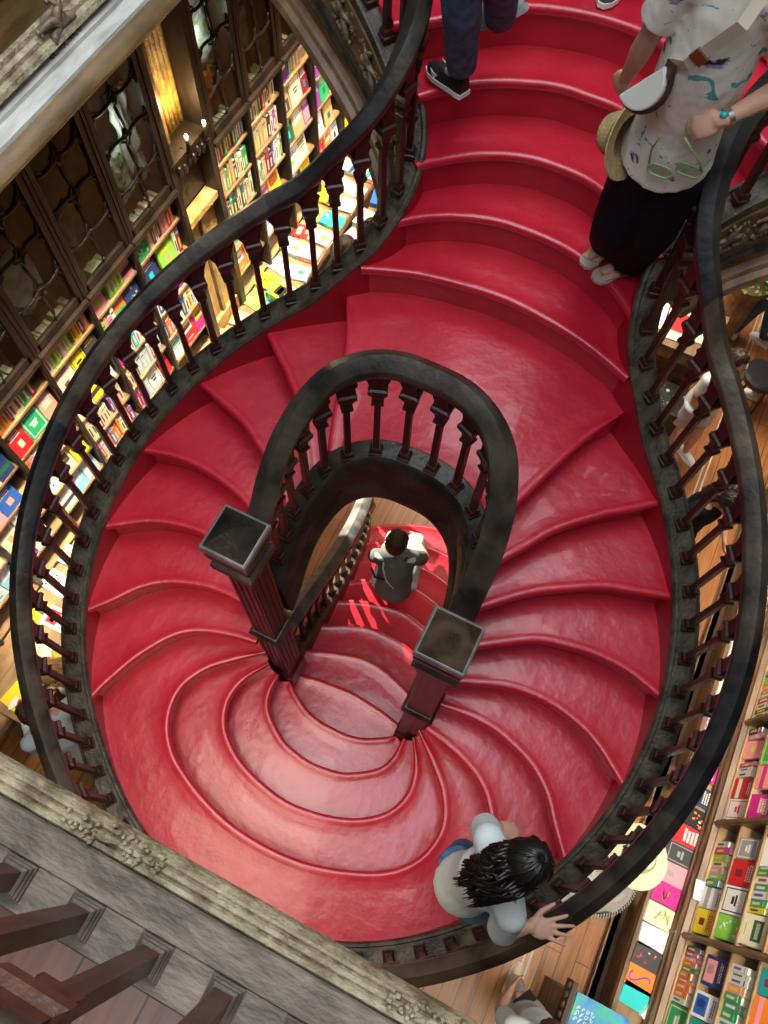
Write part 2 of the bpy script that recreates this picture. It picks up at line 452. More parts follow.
ds = [mid+PITCH*(i+.5) for i in range(-nb, nb)]
for d in ds:
    p, an = point_at(CL, sl, d)
    put_baluster(p, an, outer)
arcade(CL, ds, RH-.05, outer)
inner = thing('balustrade', 'short horseshoe-shaped dark handrail and balusters looping between the two newel posts', 'balustrade', (0, 1.33, zk(7)))
ip = [p+Vector((0, 0, 0)) for p in INNER3]
def inner_rail_z(p): return p.z+RH
irp = []
for p in ip:
    irp.append(Vector((p.x*1.0, p.y, max(p.z+RH, ZL+1.30))))
IRP = [(a*1.12, b*1.15) for a, b in RP]
MB().sweep(irp, IRP).build('handrail', M['rail'], inner, smooth='auto')
si = dist_along(ip); mi = si[-1]/2
dsi = [mi+.118*(i+.5) for i in range(-8, 8)]
dsi = [d for d in dsi if .05 < d < si[-1]-.05]
for d in dsi:
    p, an = point_at(ip, si, d); put_baluster(p, an, inner)
arcade(ip, dsi, RH-.05, inner, m=M['dark'])
for s, nm in ((-1, 'left'), (1, 'right')):
    lowb = thing('balustrade', ('curved handrail and small balusters of the lower flight, on the left where light falls' if s < 0 else 'handrail of the lower flight on the right, mostly hidden below the horseshoe arch'), 'balustrade', (s*.5, 1.5, 0))
    base = [Vector((p.x*s+.035*s, p.y, zk(p.z)+.06)) for p in lc]
    MB().sweep([p+Vector((0, 0, RH-.04)) for p in base], [(a*1.25, b) for a, b in RP]).build('handrail', M['sheenrail'] if s < 0 else M['rail'], lowb, smooth='auto')
    sb = dist_along(base); dd = [.08+.128*i for i in range(int((sb[-1]-.1)/.128))]
    for d in dd:
        p, an = point_at(base, sb, d); put_baluster(p, an, lowb, RH-.09)
    arcade(base, dd, RH-.09, lowb, depth=.09)
    e = base[-1]
    pm = MB().stack((e.x+.02*s, e.y+.05, 0), [(0, .075), (.06, .075), (.075, .06), (.7, .055), (.72, .07), (.76, .07), (.78, .055), (.95, .055), (.98, .08), (1.02, .08), (1.08, .02)])
    pm.build('end_post', M['browncase'], lowb, bevel=.004)
# ============================================================ NEWEL POSTS
for s in (-1, 1):
    cx, cy = s*.405, .675
    zb = zk(-3)-.02; zt = ZL+1.58
    nw = thing('newel_post', ('tall square newel post on the left, pyramid cap darker than its twin' if s < 0 else 'tall square newel post on the right, brown-tinged pyramid cap with pale edges'), 'newel post', (cx, cy, zb))
    def L(lv): return [(z, h) for z, h in lv]
    MB().stack((cx, cy, 0), L([(zb-.1, .078), (zb+.10, .078), (zb+.13, .068), (zb+.15, .064), (ZL+.36, .060)])).build('plinth_shaft', M['newel'], nw, bevel=.003)
    MB().stack((cx, cy, 0), L([(ZL+.33, .070), (ZL+.345, .080), (ZL+.365, .080), (ZL+.385, .066)])).build('middle_moulding', M['dark'], nw, bevel=.003)
    MB().stack((cx, cy, 0), L([(ZL+.38, .060), (ZL+1.28, .058)])).build('shaft', M['newel'], nw, bevel=.003)
    fl = MB()
    for i in range(4):
        R = Matrix.Rotation(i*PI/2, 3, 'Z')
        for o_ in (-.044, -.015, .015, .044):
            v = R @ Vector((o_, -.0595, 0)); fl.box((cx+v.x, cy+v.y, ZL+.83), (.011, .006, .80), rz=i*PI/2)
            v = R @ Vector((o_, -.0630, 0)); fl.box((cx+v.x, cy+v.y, (zb+.17+ZL+.32)/2), (.011, .006, ZL+.30-zb-.19), rz=i*PI/2)
    fl.build('shaft_ribs', M['newel'], nw)
    MB().stack((cx, cy, 0), L([(zt-.30, .060), (zt-.275, .086), (zt-.235, .088), (zt-.22, .070), (zt-.185, .070), (zt-.17, .084), (zt-.125, .088), (zt-.115, .076), (zt-.09, .076)])).build('capital', M['dark'], nw, bevel=.003)
    c = MB().stack((cx, cy, 0), L([(zt-.09, .080), (zt-.082, .092), (zt-.05, .092), (zt-.044, .084)])); c.build('cap_slab', M['capedge'], nw, bevel=.004)
    MB().stack((cx, cy, 0), L([(zt-.044, .081), (zt+.022, .0008)])).build('pyramid_cap', M['cap'] if s < 0 else M['capbrown'], nw)
# ============================================================ ROOM SHELL
def struct(o): o['kind'] = 'structure'; return o
def plank_mat(name, c1, c2, c3, w=.11, L=1.6, rough=.35):
    m, n, l, b = nt(name)
    tc = n.new('ShaderNodeTexCoord'); mp = n.new('ShaderNodeMapping'); mp.inputs['Rotation'].default_value = (0, 0, PI/2)
    l.new(tc.outputs['Object'], mp.inputs['Vector'])
    br = n.new('ShaderNodeTexBrick'); br.inputs['Scale'].default_value = 1; br.inputs['Brick Width'].default_value = L; br.inputs['Row Height'].default_value = w
    br.inputs['Mortar Size'].default_value = .003; br.offset = .37
    br.inputs['Color1'].default_value = (*c1, 1); br.inputs['Color2'].default_value = (*c2, 1); br.inputs['Mortar'].default_value = (*c3, 1)
    l.new(mp.outputs['Vector'], br.inputs['Vector'])
    nz = n.new('ShaderNodeTexNoise'); m2 = n.new('ShaderNodeMapping'); m2.inputs['Scale'].default_value = (14, 1.2, 1)
    l.new(tc.outputs['Object'], m2.inputs['Vector']); l.new(m2.outputs['Vector'], nz.inputs['Vector']); nz.inputs['Scale'].default_value = 2.2; nz.inputs['Detail'].default_value = 6; nz.inputs['Distortion'].default_value = 1.2
    mx = n.new('ShaderNodeMix'); mx.data_type = 'RGBA'; mx.blend_type = 'MULTIPLY'; mx.inputs[0].default_value = .75
    rp = n.new('ShaderNodeValToRGB'); rp.color_ramp.elements[0].position = .3; rp.color_ramp.elements[0].color = (.45, .35, .28, 1); rp.color_ramp.elements[1].position = .62
    l.new(nz.outputs['Fac'], rp.inputs['Fac']); l.new(br.outputs['Color'], mx.inputs[6]); l.new(rp.outputs['Color'], mx.inputs[7]); l.new(mx.outputs[2], b.inputs['Base Color'])
    b.inputs['Roughness'].default_value = rough
    return m
M['floor'] = plank_mat('floorboards', (.46, .20, .065), (.36, .14, .045), (.06, .025, .01))
M['gfloor'] = plank_mat('gallery_floorboards', (.26, .095, .04), (.18, .06, .025), (.02, .01, .005), w=.16)
M['plaster'] = mat('ivory_plaster', (.62, .56, .44), .7, var=.08, scale=3, bump=.1)
M['wallwood'] = wood('wall_panelling', (.03, .017, .010), (.08, .045, .022), .5, 4, (2, 2, .5), .1)
M['giltcol'] = wood('gilded_plaster', (.28, .17, .035), (.62, .42, .11), .4, 18, (1, 1, .7), .5)
M['bookgold'] = wood('carved_pale_gold_wood', (.40, .24, .07), (.66, .46, .18), .5, 12, (1, 1, .7), .6)
M['ivory'] = wood('worn_pale_ledge', (.40, .38, .33), (.66, .65, .60), .4, 10, (2, .6, 2), .2)
f = MB().box((0, 3.0, -.05), (6.4, 11, .1)).build('floor', M['floor'], None); struct(f)
WX = 2.80
for s, nm in ((-1, 'left'), (1, 'right')):
    struct(MB().box((s*(WX+.06), 3.0, 3.6), (.12, 11, 7.2)).build('wall_'+nm, M['wallwood']))
struct(MB().box((0, 8.55, 3.6), (6.0, .12, 7.2)).build('wall_back', M['wallwood']))
struct(MB().box((0, -2.55, 3.6), (6.0, .12, 7.2)).build('wall_front', M['wallwood']))
# narrow pale rails let into the floor
for x in (1.76, 1.80):
    struct(MB().box((x, 3.0, .001), (.012, 11, .006)).build('trim_1' if x < 1.78 else 'trim_2', M['ivory']))
# gallery floors (left, right, front, landing beyond the flight)
ZG = zk(13)
edge = [p for p in CURB3 if p.x > .84]
def flare_y(x):
    best = min(CURB3, key=lambda p: abs(p.x-x)); return best.y
pl = [(-1.75, 3.04), (-2.7, 3.04), (-2.7, 8.4), (2.7, 8.4), (2.7, 3.04), (1.75, 3.04)]
pe = [(p.x, p.y+.0) for p in CURB3 if p.x > 1.0 and p.y > 2.6]          # from inside out on the right
ptsR = [(x, y) for x, y in pe]; 
land = [(-x, y) for x, y in reversed(ptsR)][0:0]
poly = [(-2.7, 3.1), (-1.75, 3.1)]+[(-x, y) for x, y in reversed(ptsR)]+[(-.95, 2.74), (-.70, 2.93), (-.45, 3.08), (-.2, 3.17), (0, 3.19), (.2, 3.17), (.45, 3.08), (.70, 2.93), (.95, 2.74)]+ptsR+[(1.75, 3.1), (2.7, 3.1), (2.7, 8.4), (-2.7, 8.4)]
struct(MB().prism(clean(poly), ZG-.16, ZG).build('floor.001', M['red']))
for s in (-1, 1):
    struct(MB().box((s*2.32, 1.385, ZG-.08), (.76, 3.42, .16)).build('floor.002', M['gfloor']))
struct(MB().box((0, -1.485, ZG-.22), (5.4, 2.1, .16)).build('floor.005', M['gfloor']))
# gallery edges: string, panelled fascia, mouldings, pale ledge below
def gallery_edge(pts, name, label, flip=1):
    g = thing(name, label, 'gallery edge', pts[0])
    P = [Vector(p) for p in pts]
    def pr(a): return [(x*flip, z) for x, z in a]
    MB().sweep(P, pr([(-.12, -.05), (-.12, .02), (.02, .02), (.025, .032), (.045, .036), (.05, -.02), (.04, -.05)])).build('top_board', M['grey'], g)
    MB().sweep(P, pr([(-.02, -.36), (-.02, -.05), (.03, -.05), (.03, -.36)])).build('fascia_panel', M['oak'], g)
    MB().sweep(P, pr([(.03, -.200), (.050, -.185), (.060, -.195), (.062, -.215), (.080, -.222), (.082, -.240), (.100, -.248), (.108, -.268), (.03, -.30)])).build('fascia_moulding', M['gold'], g, smooth='auto')
    MB().sweep(P, pr([(-.02, -.30), (.115, -.30), (.115, -.318), (.160, -.322), (.172, -.330), (.174, -.345), (-.02, -.345)])).build('pale_ledge', M['ivory'], g, smooth='auto')
    MB().sweep(P, pr([(-.02, -.345), (.174, -.345), (.215, -.370), (.226, -.390), (.215, -.415), (-.02, -.415)])).build('ledge_front', M['oak'], g, smooth='auto')
    return g
gl = gallery_edge([(-1.93, -.33, ZG+.03), (-1.93, 3.10, ZG+.03)], 'gallery_fascia', 'wood-grained gallery fascia with carving and pale ledge above the left bookcases', 1)
gr = gallery_edge([(1.93, -.33, ZG+.03), (1.93, 3.10, ZG+.03)], 'gallery_fascia', 'gallery fascia high along the right side, out past the handrail', -1)
def spray(parent, c, t, n_, m, seed=0, k=1.0):
    """carved leaf spray: curling leaves with a berry cluster"""
    rnd = random.Random(seed); b = MB(); t = Vector(t); n_ = Vector(n_); up = Vector((0, 0, 1)); c = Vector(c)
    for q in range(5):
        a0 = -1.2+q*.6; pts = []; rad = []
        for j in range(6):
            u = j/5; a = a0+u*1.3*(1 if q % 2 else -1)
            pts.append(c+(t*math.sin(a)*.085*u+up*math.cos(a)*.085*u)*k+n_*(.010+.012*math.sin(u*PI))*k); rad.append((.011*(1-u)+.004+.005*math.sin(u*PI))*k)
        b.tube(pts, rad, 6)
        e = pts[-1]
        for w in range(3): b.blob(e+(t*rnd.uniform(-1, 1)+up*rnd.uniform(-1, 1))*.010*k+n_*.004, .008*k, 6, 4)
    for j in range(9):
        b.blob(c+t*(j-4)*.017*k+up*(-.055+.006*math.sin(j*2))*k+n_*.016*k, (.011*k, .011*k, .013*k), 6, 4)
    return b.build('carved_spray', m, parent, smooth=True)
M['carve'] = wood('carved_polished_wood', (.09, .060, .034), (.30, .225, .15), .3, 20, (1, 1, 1), .2)
for y in (.35, 1.17, 1.99, 2.8): spray(gl, (-1.865, y, ZG-.205), (0, 1, 0), (1, 0, 0), M['carve'], int(y*10)+5, 1.25)
for y in (.35, 1.17, 1.99, 2.8): spray(gr, (1.895, y, ZG-.165), (0, 1, 0), (-1, 0, 0), M['carve'], int(y*10)+50, 1.0)
for s in (-1, 1):        # fascia under the flared ends of the stair string
    pts = [Vector((p.x, p.y, p.z)) for p in CURB3 if p.x*s > .62 and p.z > zk(10.2)]
    pts.sort(key=lambda p: abs(p.x))
    fl = -1 if s > 0 else 1
    g = thing('stair_fascia', 'carved fascia under the flaring stair string, ' + ('upper left' if s < 0 else 'upper right behind the handrail'), 'fascia', tuple(pts[0]))
    def pr(a): return [(x*s, z) for x, z in a]
    sg = 1
    MB().sweep(pts, [(x*s, z) for x, z in [(-.03, -.40), (-.03, -.30), (.045, -.30), (.045, -.40)]]).build('lower_panel', M['oak'], g)
    MB().sweep(pts, [(x*s, z) for x, z in [(.040, -.045), (.056, -.045), (.056, -.215), (.040, -.215)]]).build('fascia_panel', M['oak'], g)
    MB().sweep(pts, [(x*s, z) for x, z in [(-.03, -.42), (-.03, -.39), (.05, -.38), (.075, -.39), (.085, -.41), (.11, -.42), (.12, -.45), (.09, -.47), (-.03, -.47)]]).build('lower_moulding', M['browncase'], g, smooth='auto')
    for q in range(2, len(pts)-1, 4):
        t = (pts[q+1]-pts[q-1]); t.normalize(); nn = Vector((t.y, -t.x, 0)).normalized()*s
        spray(g, pts[q]+nn*.052+Vector((0, 0, -.13)), t, nn, M['carve'], q+s, .9)
# ---- front gallery edge in the foreground
gf = thing('gallery_parapet', 'weathered grey and gilt parapet edge of the near gallery with big brown balusters', 'gallery parapet', (0, -.33, ZG))
P = [Vector((-2.6, -.36, ZG-.02)), Vector((2.6, -.36, ZG-.02))]
MB().sweep(P, [(a, b) for a, b in [(.065, -.14), (.065, -.01), (.060, 0), (-.030, 0), (-.034, .006), (-.104, .008), (-.108, 0), (-.108, -.14)]]).build('top_board', M['grey'], gf)
MB().sweep(P, [(-.108, -.03), (-.109, -.006), (-.114, .004), (-.124, .004), (-.128, -.006), (-.134, .002), (-.143, .002), (-.147, -.008), (-.152, -.002), (-.158, -.002), (-.163, -.012), (-.170, -.008), (-.176, -.03), (-.160, -.16), (-.108, -.18)]).build('gilt_moulding', M['gold'], gf, smooth='auto')
MB().sweep(P, [(-.02, -.50), (-.02, -.14), (-.10, -.14), (-.10, -.50)]).build('fascia_panel', M['oak'], gf)
rndc = random.Random(3)
for x0, ln in ((-.16, .26), (.58, .26), (-.95, .26), (1.3, .26)):      # worn carved leaf clusters lying on the moulding
    cb = MB()
    for i in range(46):
        u = rndc.random(); xx = x0+ln*u; w = .5-abs(u-.5)
        yy = -.36+.140+rndc.uniform(-1, 1)*.030*(.4+1.4*w)
        cb.box((xx, yy, ZG-.016+rndc.uniform(-.003, .006)), (rndc.uniform(.008, .016), rndc.uniform(.008, .014), .014), rz=rndc.uniform(-.8, .8), top=.6)
    cb.tube([(x0+ln*.30, -.365+.135, ZG-.01), (x0+ln*.42, -.36+.14, ZG+.004), (x0+ln*.52, -.36+.142, ZG-.004)], [.004, .010, .004], 8)
    cb.build('carved_leaf_cluster', M['gold'], gf, smooth=False)
M['bigbal'] = wood('red_brown_baluster', (.07, .022, .012), (.16, .06, .035), .38, 8, (3, 3, .6), .12)
M['plinthw'] = wood('plinth_grey_brown', (.09, .065, .05), (.22, .17, .135), .5, 12, (1, 1, 1), .25)
bb = None
for i in range(-10, 12):
    x = -.0200+.1630*i
    if x < -2.5 or x > 2.5: continue
    if bb is None:
        b = MB()
        b.stack((0, 0, 0), [(0, .0205), (.02, .020), (.08, .0195), (.52, .019)])
        root = thing('baluster_group', None, None) if False else None
        bm_ = b
        bb = bm_.build('baluster', M['bigbal'], gf, local=False)
        pm = MB().stack((0, 0, 0), [(-.004, .036), (.009, .036), (.012, .032), (.020, .032), (.023, .028), (.030, .027), (.033, .022)]).build('plinth', M['plinthw'], bb, local=False)
        cm = MB().stack((0, 0, 0), [(.52, .023), (.535, .034), (.56, .034), (.57, .028), (.60, .032), (.64, .052), (.68, .054), (.69, .042), (.78, .042)]).build('capital', M['bigbal'], bb, local=False)
        o = bb
    else:
        o = bb.copy(); COL.objects.link(o); o.parent = gf
        for ch in (pm, cm):
            c2 = ch.copy(); COL.objects.link(c2); c2.parent = o
    o.location = Vector((x, -.366, ZG-.02))-WL(gf)
MB().sweep([Vector((-2.6, -.362, ZG+.80)), Vector((2.6, -.362, ZG+.80))], [(a*1.3, b*1.3) for a, b in RP]).build('handrail', M['rail'], gf, smooth='auto')
# ============================================================ BOOKCASES, BOOKS
def glassmat():
    m = bpy.data.materials.new('old_glass'); m.use_nodes = True; n = m.node_tree.nodes; l = m.node_tree.links
    n.remove(n['Principled BSDF']); out = n['Material Output']
    tr = n.new('ShaderNodeBsdfTransparent'); tr.inputs['Color'].default_value = (.80, .84, .80, 1)
    gl_ = n.new('ShaderNodeBsdfGlossy'); gl_.inputs['Roughness'].default_value = .06
    nz = n.new('ShaderNodeTexNoise'); nz.inputs['Scale'].default_value = 9; bp = n.new('ShaderNodeBump'); bp.inputs['Strength'].default_value = .25; bp.inputs['Distance'].default_value = .02
    l.new(nz.outputs['Fac'], bp.inputs['Height']); l.new(bp.outputs['Normal'], gl_.inputs['Normal'])
    fr = n.new('ShaderNodeLayerWeight'); fr.inputs['Blend'].default_value = .22
    mx = n.new('ShaderNodeMixShader'); mu = n.new('ShaderNodeMath'); mu.operation = 'MULTIPLY'; mu.inputs[1].default_value = .18; l.new(fr.outputs['Facing'], mu.inputs[0]); l.new(mu.outputs[0], mx.inputs['Fac']); l.new(tr.outputs[0], mx.inputs[1]); l.new(gl_.outputs[0], mx.inputs[2]); l.new(mx.outputs[0], out.inputs['Surface'])
    return m
M['glass'] = glassmat()
M['shadeback'] = mat('cabinet_back_shade', (.006, .005, .004), .6)  # shade behind the glass doors is put into this near-black colour
BC = {
 'black': (.015,.015,.018), 'charcoal': (.05,.05,.055), 'dark blue': (.02,.04,.16), 'blue': (.03,.12,.48), 'sky blue': (.25,.55,.80), 'turquoise': (.02,.55,.56),
 'teal': (.01,.30,.30), 'green': (.02,.38,.14), 'lime green': (.25,.65,.08), 'dark green': (.02,.12,.06), 'yellow': (.85,.68,.03), 'mustard': (.60,.40,.06), 'orange': (.85,.22,.03),
 'red': (.62,.02,.03), 'maroon': (.22,.015,.04), 'magenta': (.60,.02,.26), 'pink': (.85,.32,.38), 'salmon': (.85,.35,.24), 'purple': (.20,.05,.35), 'cream': (.80,.72,.52), 'white': (.82,.82,.80), 'grey': (.32,.33,.34), 'tan': (.52,.36,.18), 'pale blue': (.50,.68,.78), 'lilac': (.55,.45,.70)}
BM = {k: mat('cover_'+k.replace(' ', '_'), v, .38, spec=.4) for k, v in BC.items()}
BM['pages'] = mat('book_pages', (.74, .68, .54), .8, var=.1, scale=90)
rb = random.Random(11)
BI = [0]; STUFF = {'v': [], 'f': [], 'm': []}; KEEP = None
KEEP = set([27,29,30,44,45,46,47,48,55,57,58,59,60,61,62,63,64,65,66,67,68,69,70,80,81,82,83,84,85,86,87,88,89,90,91,92,93,94,95,96,97,98,99,101,102,103,104,107,108,109,110,113,114,115,117,118,119,120,121,122,124,125,126,127,128,129,130,131,132,133,134,135,136,137,140,141,146,147,149,150,151,152,153,156,157,158,161,162,163,164,165,166,167,168,169,170,171,172,173,174,175,176,183,184,186,187,188,189,191,192,193,195,196,197,198,199,200,201,202,203,204,206,207,208,209,210,211,212,213,214,216,217,218,219,220,221,222,223,224,225,227,228,230,231,233,234,235,236,237,238,240,241,242,243,245,246,247,248,250,251,252,253,254,255,256,257,258,259,260,261,262,263,265,266,268,269,270,271,272,273,274,275,276,277,278,280,289,290,292,293,294,295,296,319,320,321,323,345,347,349,351,352,353,354,355,356,357,358,359,360,361,362,363,364,370,372,374,376,377,396,397,398,399,400,401,402,403,404,405,406,408,409,410,413,414,415,416,417,418,419,420,423,424,425,426,427,428,429,430,431,432,433,434,435,436,437,438,439,440,441,442,443,444,445,446,452,453,454,455,456,457,458,459,460,461,462,483,484,485,523,524,525,526,527,528,529,530,531,532,533,534,538,543,544,548,549])
def book(name, color, size, Mx, deco=None, label=None, group=None, dc='white', acc=None, spine=None):
    """book lying in its own frame: cover faces +z, spine along -x; size = (w, h, t); deco = motif on the cover"""
    w, h, t = size; c = .0018
    mats = [BM[color], BM['pages'], BM[dc], BM[acc or dc]]
    vs = []; fs = []; mi = []
    def bx(x0, x1, y0, y1, z0, z1, k):
        o = len(vs); 
        for z in (z0, z1):
            for x, y in ((x0, y0), (x1, y0), (x1, y1), (x0, y1)): vs.append(Mx @ Vector((x, y, z)))
        for f in ((3, 2, 1, 0), (4, 5, 6, 7), (0, 1, 5, 4), (1, 2, 6, 5), (2, 3, 7, 6), (3, 0, 4, 7)): fs.append(tuple(o+q for q in f)); mi.append(k)
    X, Y, Z = w/2, h/2, t/2
    bx(-X, X, -Y, Y, Z-c, Z, 0); bx(-X, X, -Y, Y, -Z, -Z+c, 0); bx(-X, -X+c, -Y, Y, -Z+c, Z-c, 0)
    bx(-X+c, X-.003, -Y+.003, Y-.003, -Z+c, Z-c, 1)
    e = .0006
    def plate(x0, x1, y0, y1, k): bx(x0*w, x1*w, y0*h, y1*h, Z, Z+e, k)
    deco = deco if deco is not None else rb.choice(['title', 'title', 'band', 'panel', 'spots', 'frame', 'photo', 'big'])
    if deco in ('title', 'band', 'photo', 'big'):
        n = {'title': 3, 'band': 2, 'photo': 2, 'big': 4}[deco]
        y = .36
        for i in range(n):        # broken strokes that read as lines of lettering
            hh = .045 if deco != 'big' else .085; x = -.36+rb.uniform(0, .1)
            while x < .30:
                ww = rb.uniform(.04, .10); plate(x, min(.38, x+ww), y-hh, y, 2); x += ww+.025
            y -= hh+.035
        if deco == 'band': plate(-.5, .5, -.30, -.12, 3)
        if deco == 'photo': plate(-.38, .38, -.42, .06, 3); plate(-.2, .1, -.36, -.05, 2)
        if deco == 'title': plate(-.12, .16, -.28, -.02, 3)
    elif deco == 'panel': plate(-.34, .34, -.05, .36, 2); plate(-.25, .25, .08, .24, 0); plate(-.2, .2, -.36, -.32, 3)
    elif deco == 'frame':
        for a in ((-.42, .42, .40, .43), (-.42, .42, -.43, -.40), (-.42, -.38, -.43, .43), (.38, .42, -.43, .43), (-.2, .2, .02, .10), (-.14, .14, -.12, -.02)): plate(*a, 2)
    elif deco == 'spots':
        for i in range(12):
            x = rb.uniform(-.4, .3); y = rb.uniform(-.42, .36); q = rb.uniform(.05, .12); plate(x, x+q, y, y+q*.8, rb.choice((2, 3)))
    if spine is not False:
        bx(-X-e, -X, -.36*h, .10*h, -Z*.35, Z*.35, 2); bx(-X-e, -X, .28*h, .34*h, -Z*.8, Z*.8, 3)
    bi = BI[0]; BI[0] += 1
    if KEEP is not None and name == 'book' and bi not in KEEP:      # beyond the 300 largest in view
        o_ = len(STUFF['v']); STUFF['v'] += vs; STUFF['f'] += [tuple(q+o_ for q in f) for f in fs]; STUFF['m'] += [mats[k].name for k in mi]
        return None
    me = bpy.data.meshes.new(name); me.from_pydata(vs, [], fs)
    for m in mats: me.materials.append(m)
    for p, k in zip(me.polygons, mi): p.material_index = k
    bm = bmesh.new(); bm.from_mesh(me); bmesh.ops.recalc_face_normals(bm, faces=bm.faces); bm.to_mesh(me); bm.free()
    o = bpy.data.objects.new(name, me); COL.objects.link(o)
    if name == 'book' and KEEP is None: o['bi'] = bi
    return tag(o, label, 'book', group)
def FR(loc, xd, yd):      # frame from x direction (away from spine) and y direction (up the cover)
    x = Vector(xd).normalized(); y = Vector(yd).normalized(); z = x.cross(y)
    return Matrix.Translation(loc) @ Matrix((x, y, z)).transposed().to_4x4()
ORD = ['first', 'second', 'third', 'fourth', 'fifth', 'sixth', 'seventh', 'eighth', 'ninth', 'tenth', 'eleventh', 'twelfth', 'thirteenth', 'fourteenth', 'fifteenth', 'sixteenth', 'seventeenth']
DCO = {'black': ['cream', 'white', 'yellow'], 'white': ['blue', 'red', 'black', 'teal'], 'cream': ['dark green', 'maroon', 'charcoal'], 'yellow': ['black', 'red'], 'red': ['white', 'cream']}
def dcol(c): return rb.choice(DCO.get(c, ['white', 'cream', 'white', 'yellow']))
def fill_row(side, xf, y0, y1, z, hmax, rowname, bayname, pal, mode='mix', dense=1.0):
    """books along one shelf; side -1: left wall (facing +x), +1: right wall (facing -x)"""
    y = y0+.012; n = 0; fx = -side    # facing direction
    while y < y1-.03 and n < 17:
        md = mode if mode != 'mix' else rb.choice(['face', 'spine', 'spine'])
        c = rb.choice(pal)
        if md == 'face':
            w = min(rb.uniform(.12, .165), y1-y-.008)
            if w < .09: break
            h = min(hmax-.015, rb.uniform(.19, .235)); t = rb.uniform(.012, .028)
            lean = .16
            ctr = Vector((xf-side*0.0+fx*(-.045), y+w/2, z+h/2*math.cos(lean)+.002))
            zd = Vector((fx*math.cos(lean), 0, math.sin(lean))); yd = Vector((-fx*math.sin(lean), 0, math.cos(lean))); xd = yd.cross(zd)
            book('book', c, (w, h, t), FR(ctr+zd*.0, xd, yd), label='%s book, cover out, %s from the near end, %s row, %s' % (c, ORD[n], rowname, bayname), dc=dcol(c), acc=rb.choice(list(BC)))
            y += w+.006; n += 1
        else:
            k = rb.randint(3, 7); c0 = c
            for i in range(k):
                t = rb.uniform(.018, .036)*dense
                if y+t > y1-.008 or n >= 17: break
                c = c0 if rb.random() < .45 else rb.choice(pal)
                h = min(hmax-.02, rb.uniform(.17, .23)); w = rb.uniform(.12, .15)
                ctr = Vector((xf-fx*(w/2+.018+rb.uniform(0, .01)), y+t/2, z+h/2+.001))
                book('book', c, (w, h, t), FR(ctr, (-fx, 0, 0), (0, 0, 1)), deco='none', label='%s book, spine out, %s from the near end, %s row, %s' % (c, ORD[n], rowname, bayname), dc=dcol(c), acc=rb.choice(list(BC)))
                y += t+.0015; n += 1
        if rb.random() < .12: y += .03
def bookcase(side, xf, y0, y1, label, shelves, ztop, zdoor=None, door_top=4.0, counter=None, depth=.28, m=None, mstile=None):
    m = m or M['shelf']; fx = -side; xb = xf-fx*depth
    b = thing('bookcase', label, 'bookcase', (xf-fx*depth/2, y0, 0))
    MB().box((xb, (y0+y1)/2, ztop/2), (.02, y1-y0-.002, ztop)).build('back_panel', m, b)
    if zdoor: MB().box((xb, (y0+y1)/2, (ztop+door_top)/2), (.02, y1-y0-.002, door_top-ztop)).build('upper_back', M['shadeback'], b)
    sb = MB()
    for z in shelves:
        o = MB().box((xf-fx*depth/2-fx*.0, (y0+y1)/2, z-.010), (depth-.02, y1-y0-.022, .020)).build('shelf', m, b)
    zs = door_top if zdoor else ztop
    for yy, q in ((y0, 1), (y1, -1)):
        s_ = MB().box((xf-fx*depth/2, yy+q*.006, zs/2), (depth, .011, zs))
        s_.box((xf+fx*.004, yy+q*.009, zs/2), (.02, .017, zs)); s_.box((xf+fx*.016, yy+q*.005, zs/2), (.012, .009, zs))
        s_.build('stile', mstile or m, b)
    if zdoor:
        glass_door(b, xf, fx, y0, y1, zdoor, door_top)
    return b
def glass_door(b, xf, fx, y0, y1, z0, z1, cols=2):
    d = MB(); yc = (y0+y1)/2; W_ = y1-y0-.04; st = .035
    x = xf+fx*.004
    root = None
    for yy in (y0+.02+st/2, y1-.02-st/2): d.box((x, yy, (z0+z1)/2), (.030, st, z1-z0))
    for zz in (z0+st*.7, z1-st/2): d.box((x, yc, zz), (.030, W_-st, st*1.4))
    d.box((xf+fx*.018, yc, z0-.025), (.05, W_+.03, .03))
    root = d.build('glass_door', M['frame'], b)
    tr = MB(); zi0 = z0+st*1.4; zi1 = z1-st; NR = 6; H = (zi1-zi0)/NR; hw = (W_-2*st)/2
    rr = .0100
    tr.tube([(x, yc+.010*math.sin(q*PI*NR/12), zi0+(zi1-zi0)*q/24) for q in range(25)], rr, 6)
    for r in range(1, NR):
        zz = zi0+H*r
        for s in (-1, 1):      # gently curved glazing bars with rounded corners
            tr.tube([(x, yc+s*hw*(q/6), zz+.022*math.sin(PI*q/6)*(1 if (r+s) % 2 else -1)) for q in range(7)], rr, 6)
            for e_ in (0, 1):
                yy = yc+s*(hw-.004 if e_ else .006); d_ = -s if e_ else s
                for v in (-1, 1): tr.tube([(x, yy, zz+v*.055), (x, yy+d_*.010, zz+v*.024), (x, yy+d_*.040, zz+v*.004)], rr*.8, 5)
    tr.build('tracery', M['frame'], root, smooth=True)
    H = (zi1-zi0)/3
    for r in range(3):
        for s in (-1, 1):
            MB().box((x-fx*.004, yc+s*hw/2, zi0+H*(r+.5)), (.002, hw, H)).build('pane', M['glass'], root)
    return root
LS = [2.14, 1.87, 1.60, 1.33, 1.06]
LY = [-.42, .04, .51, .97, 1.44, 1.91, 2.38, 2.885, 3.325, 3.77, 4.225, 4.68, 5.14, 5.60]
bayn = ['nearest the grey parapet', 'second from the grey parapet', 'third from the parapet', 'fourth from the parapet', 'three bays before the gilded alcove', 'two bays before the gilded alcove', 'with white papers, just before the gilded alcove', '', 'first past the gilded alcove', 'second past the gilded alcove', 'third past the gilded alcove', 'fourth past the gilded alcove', 'last at the far end']
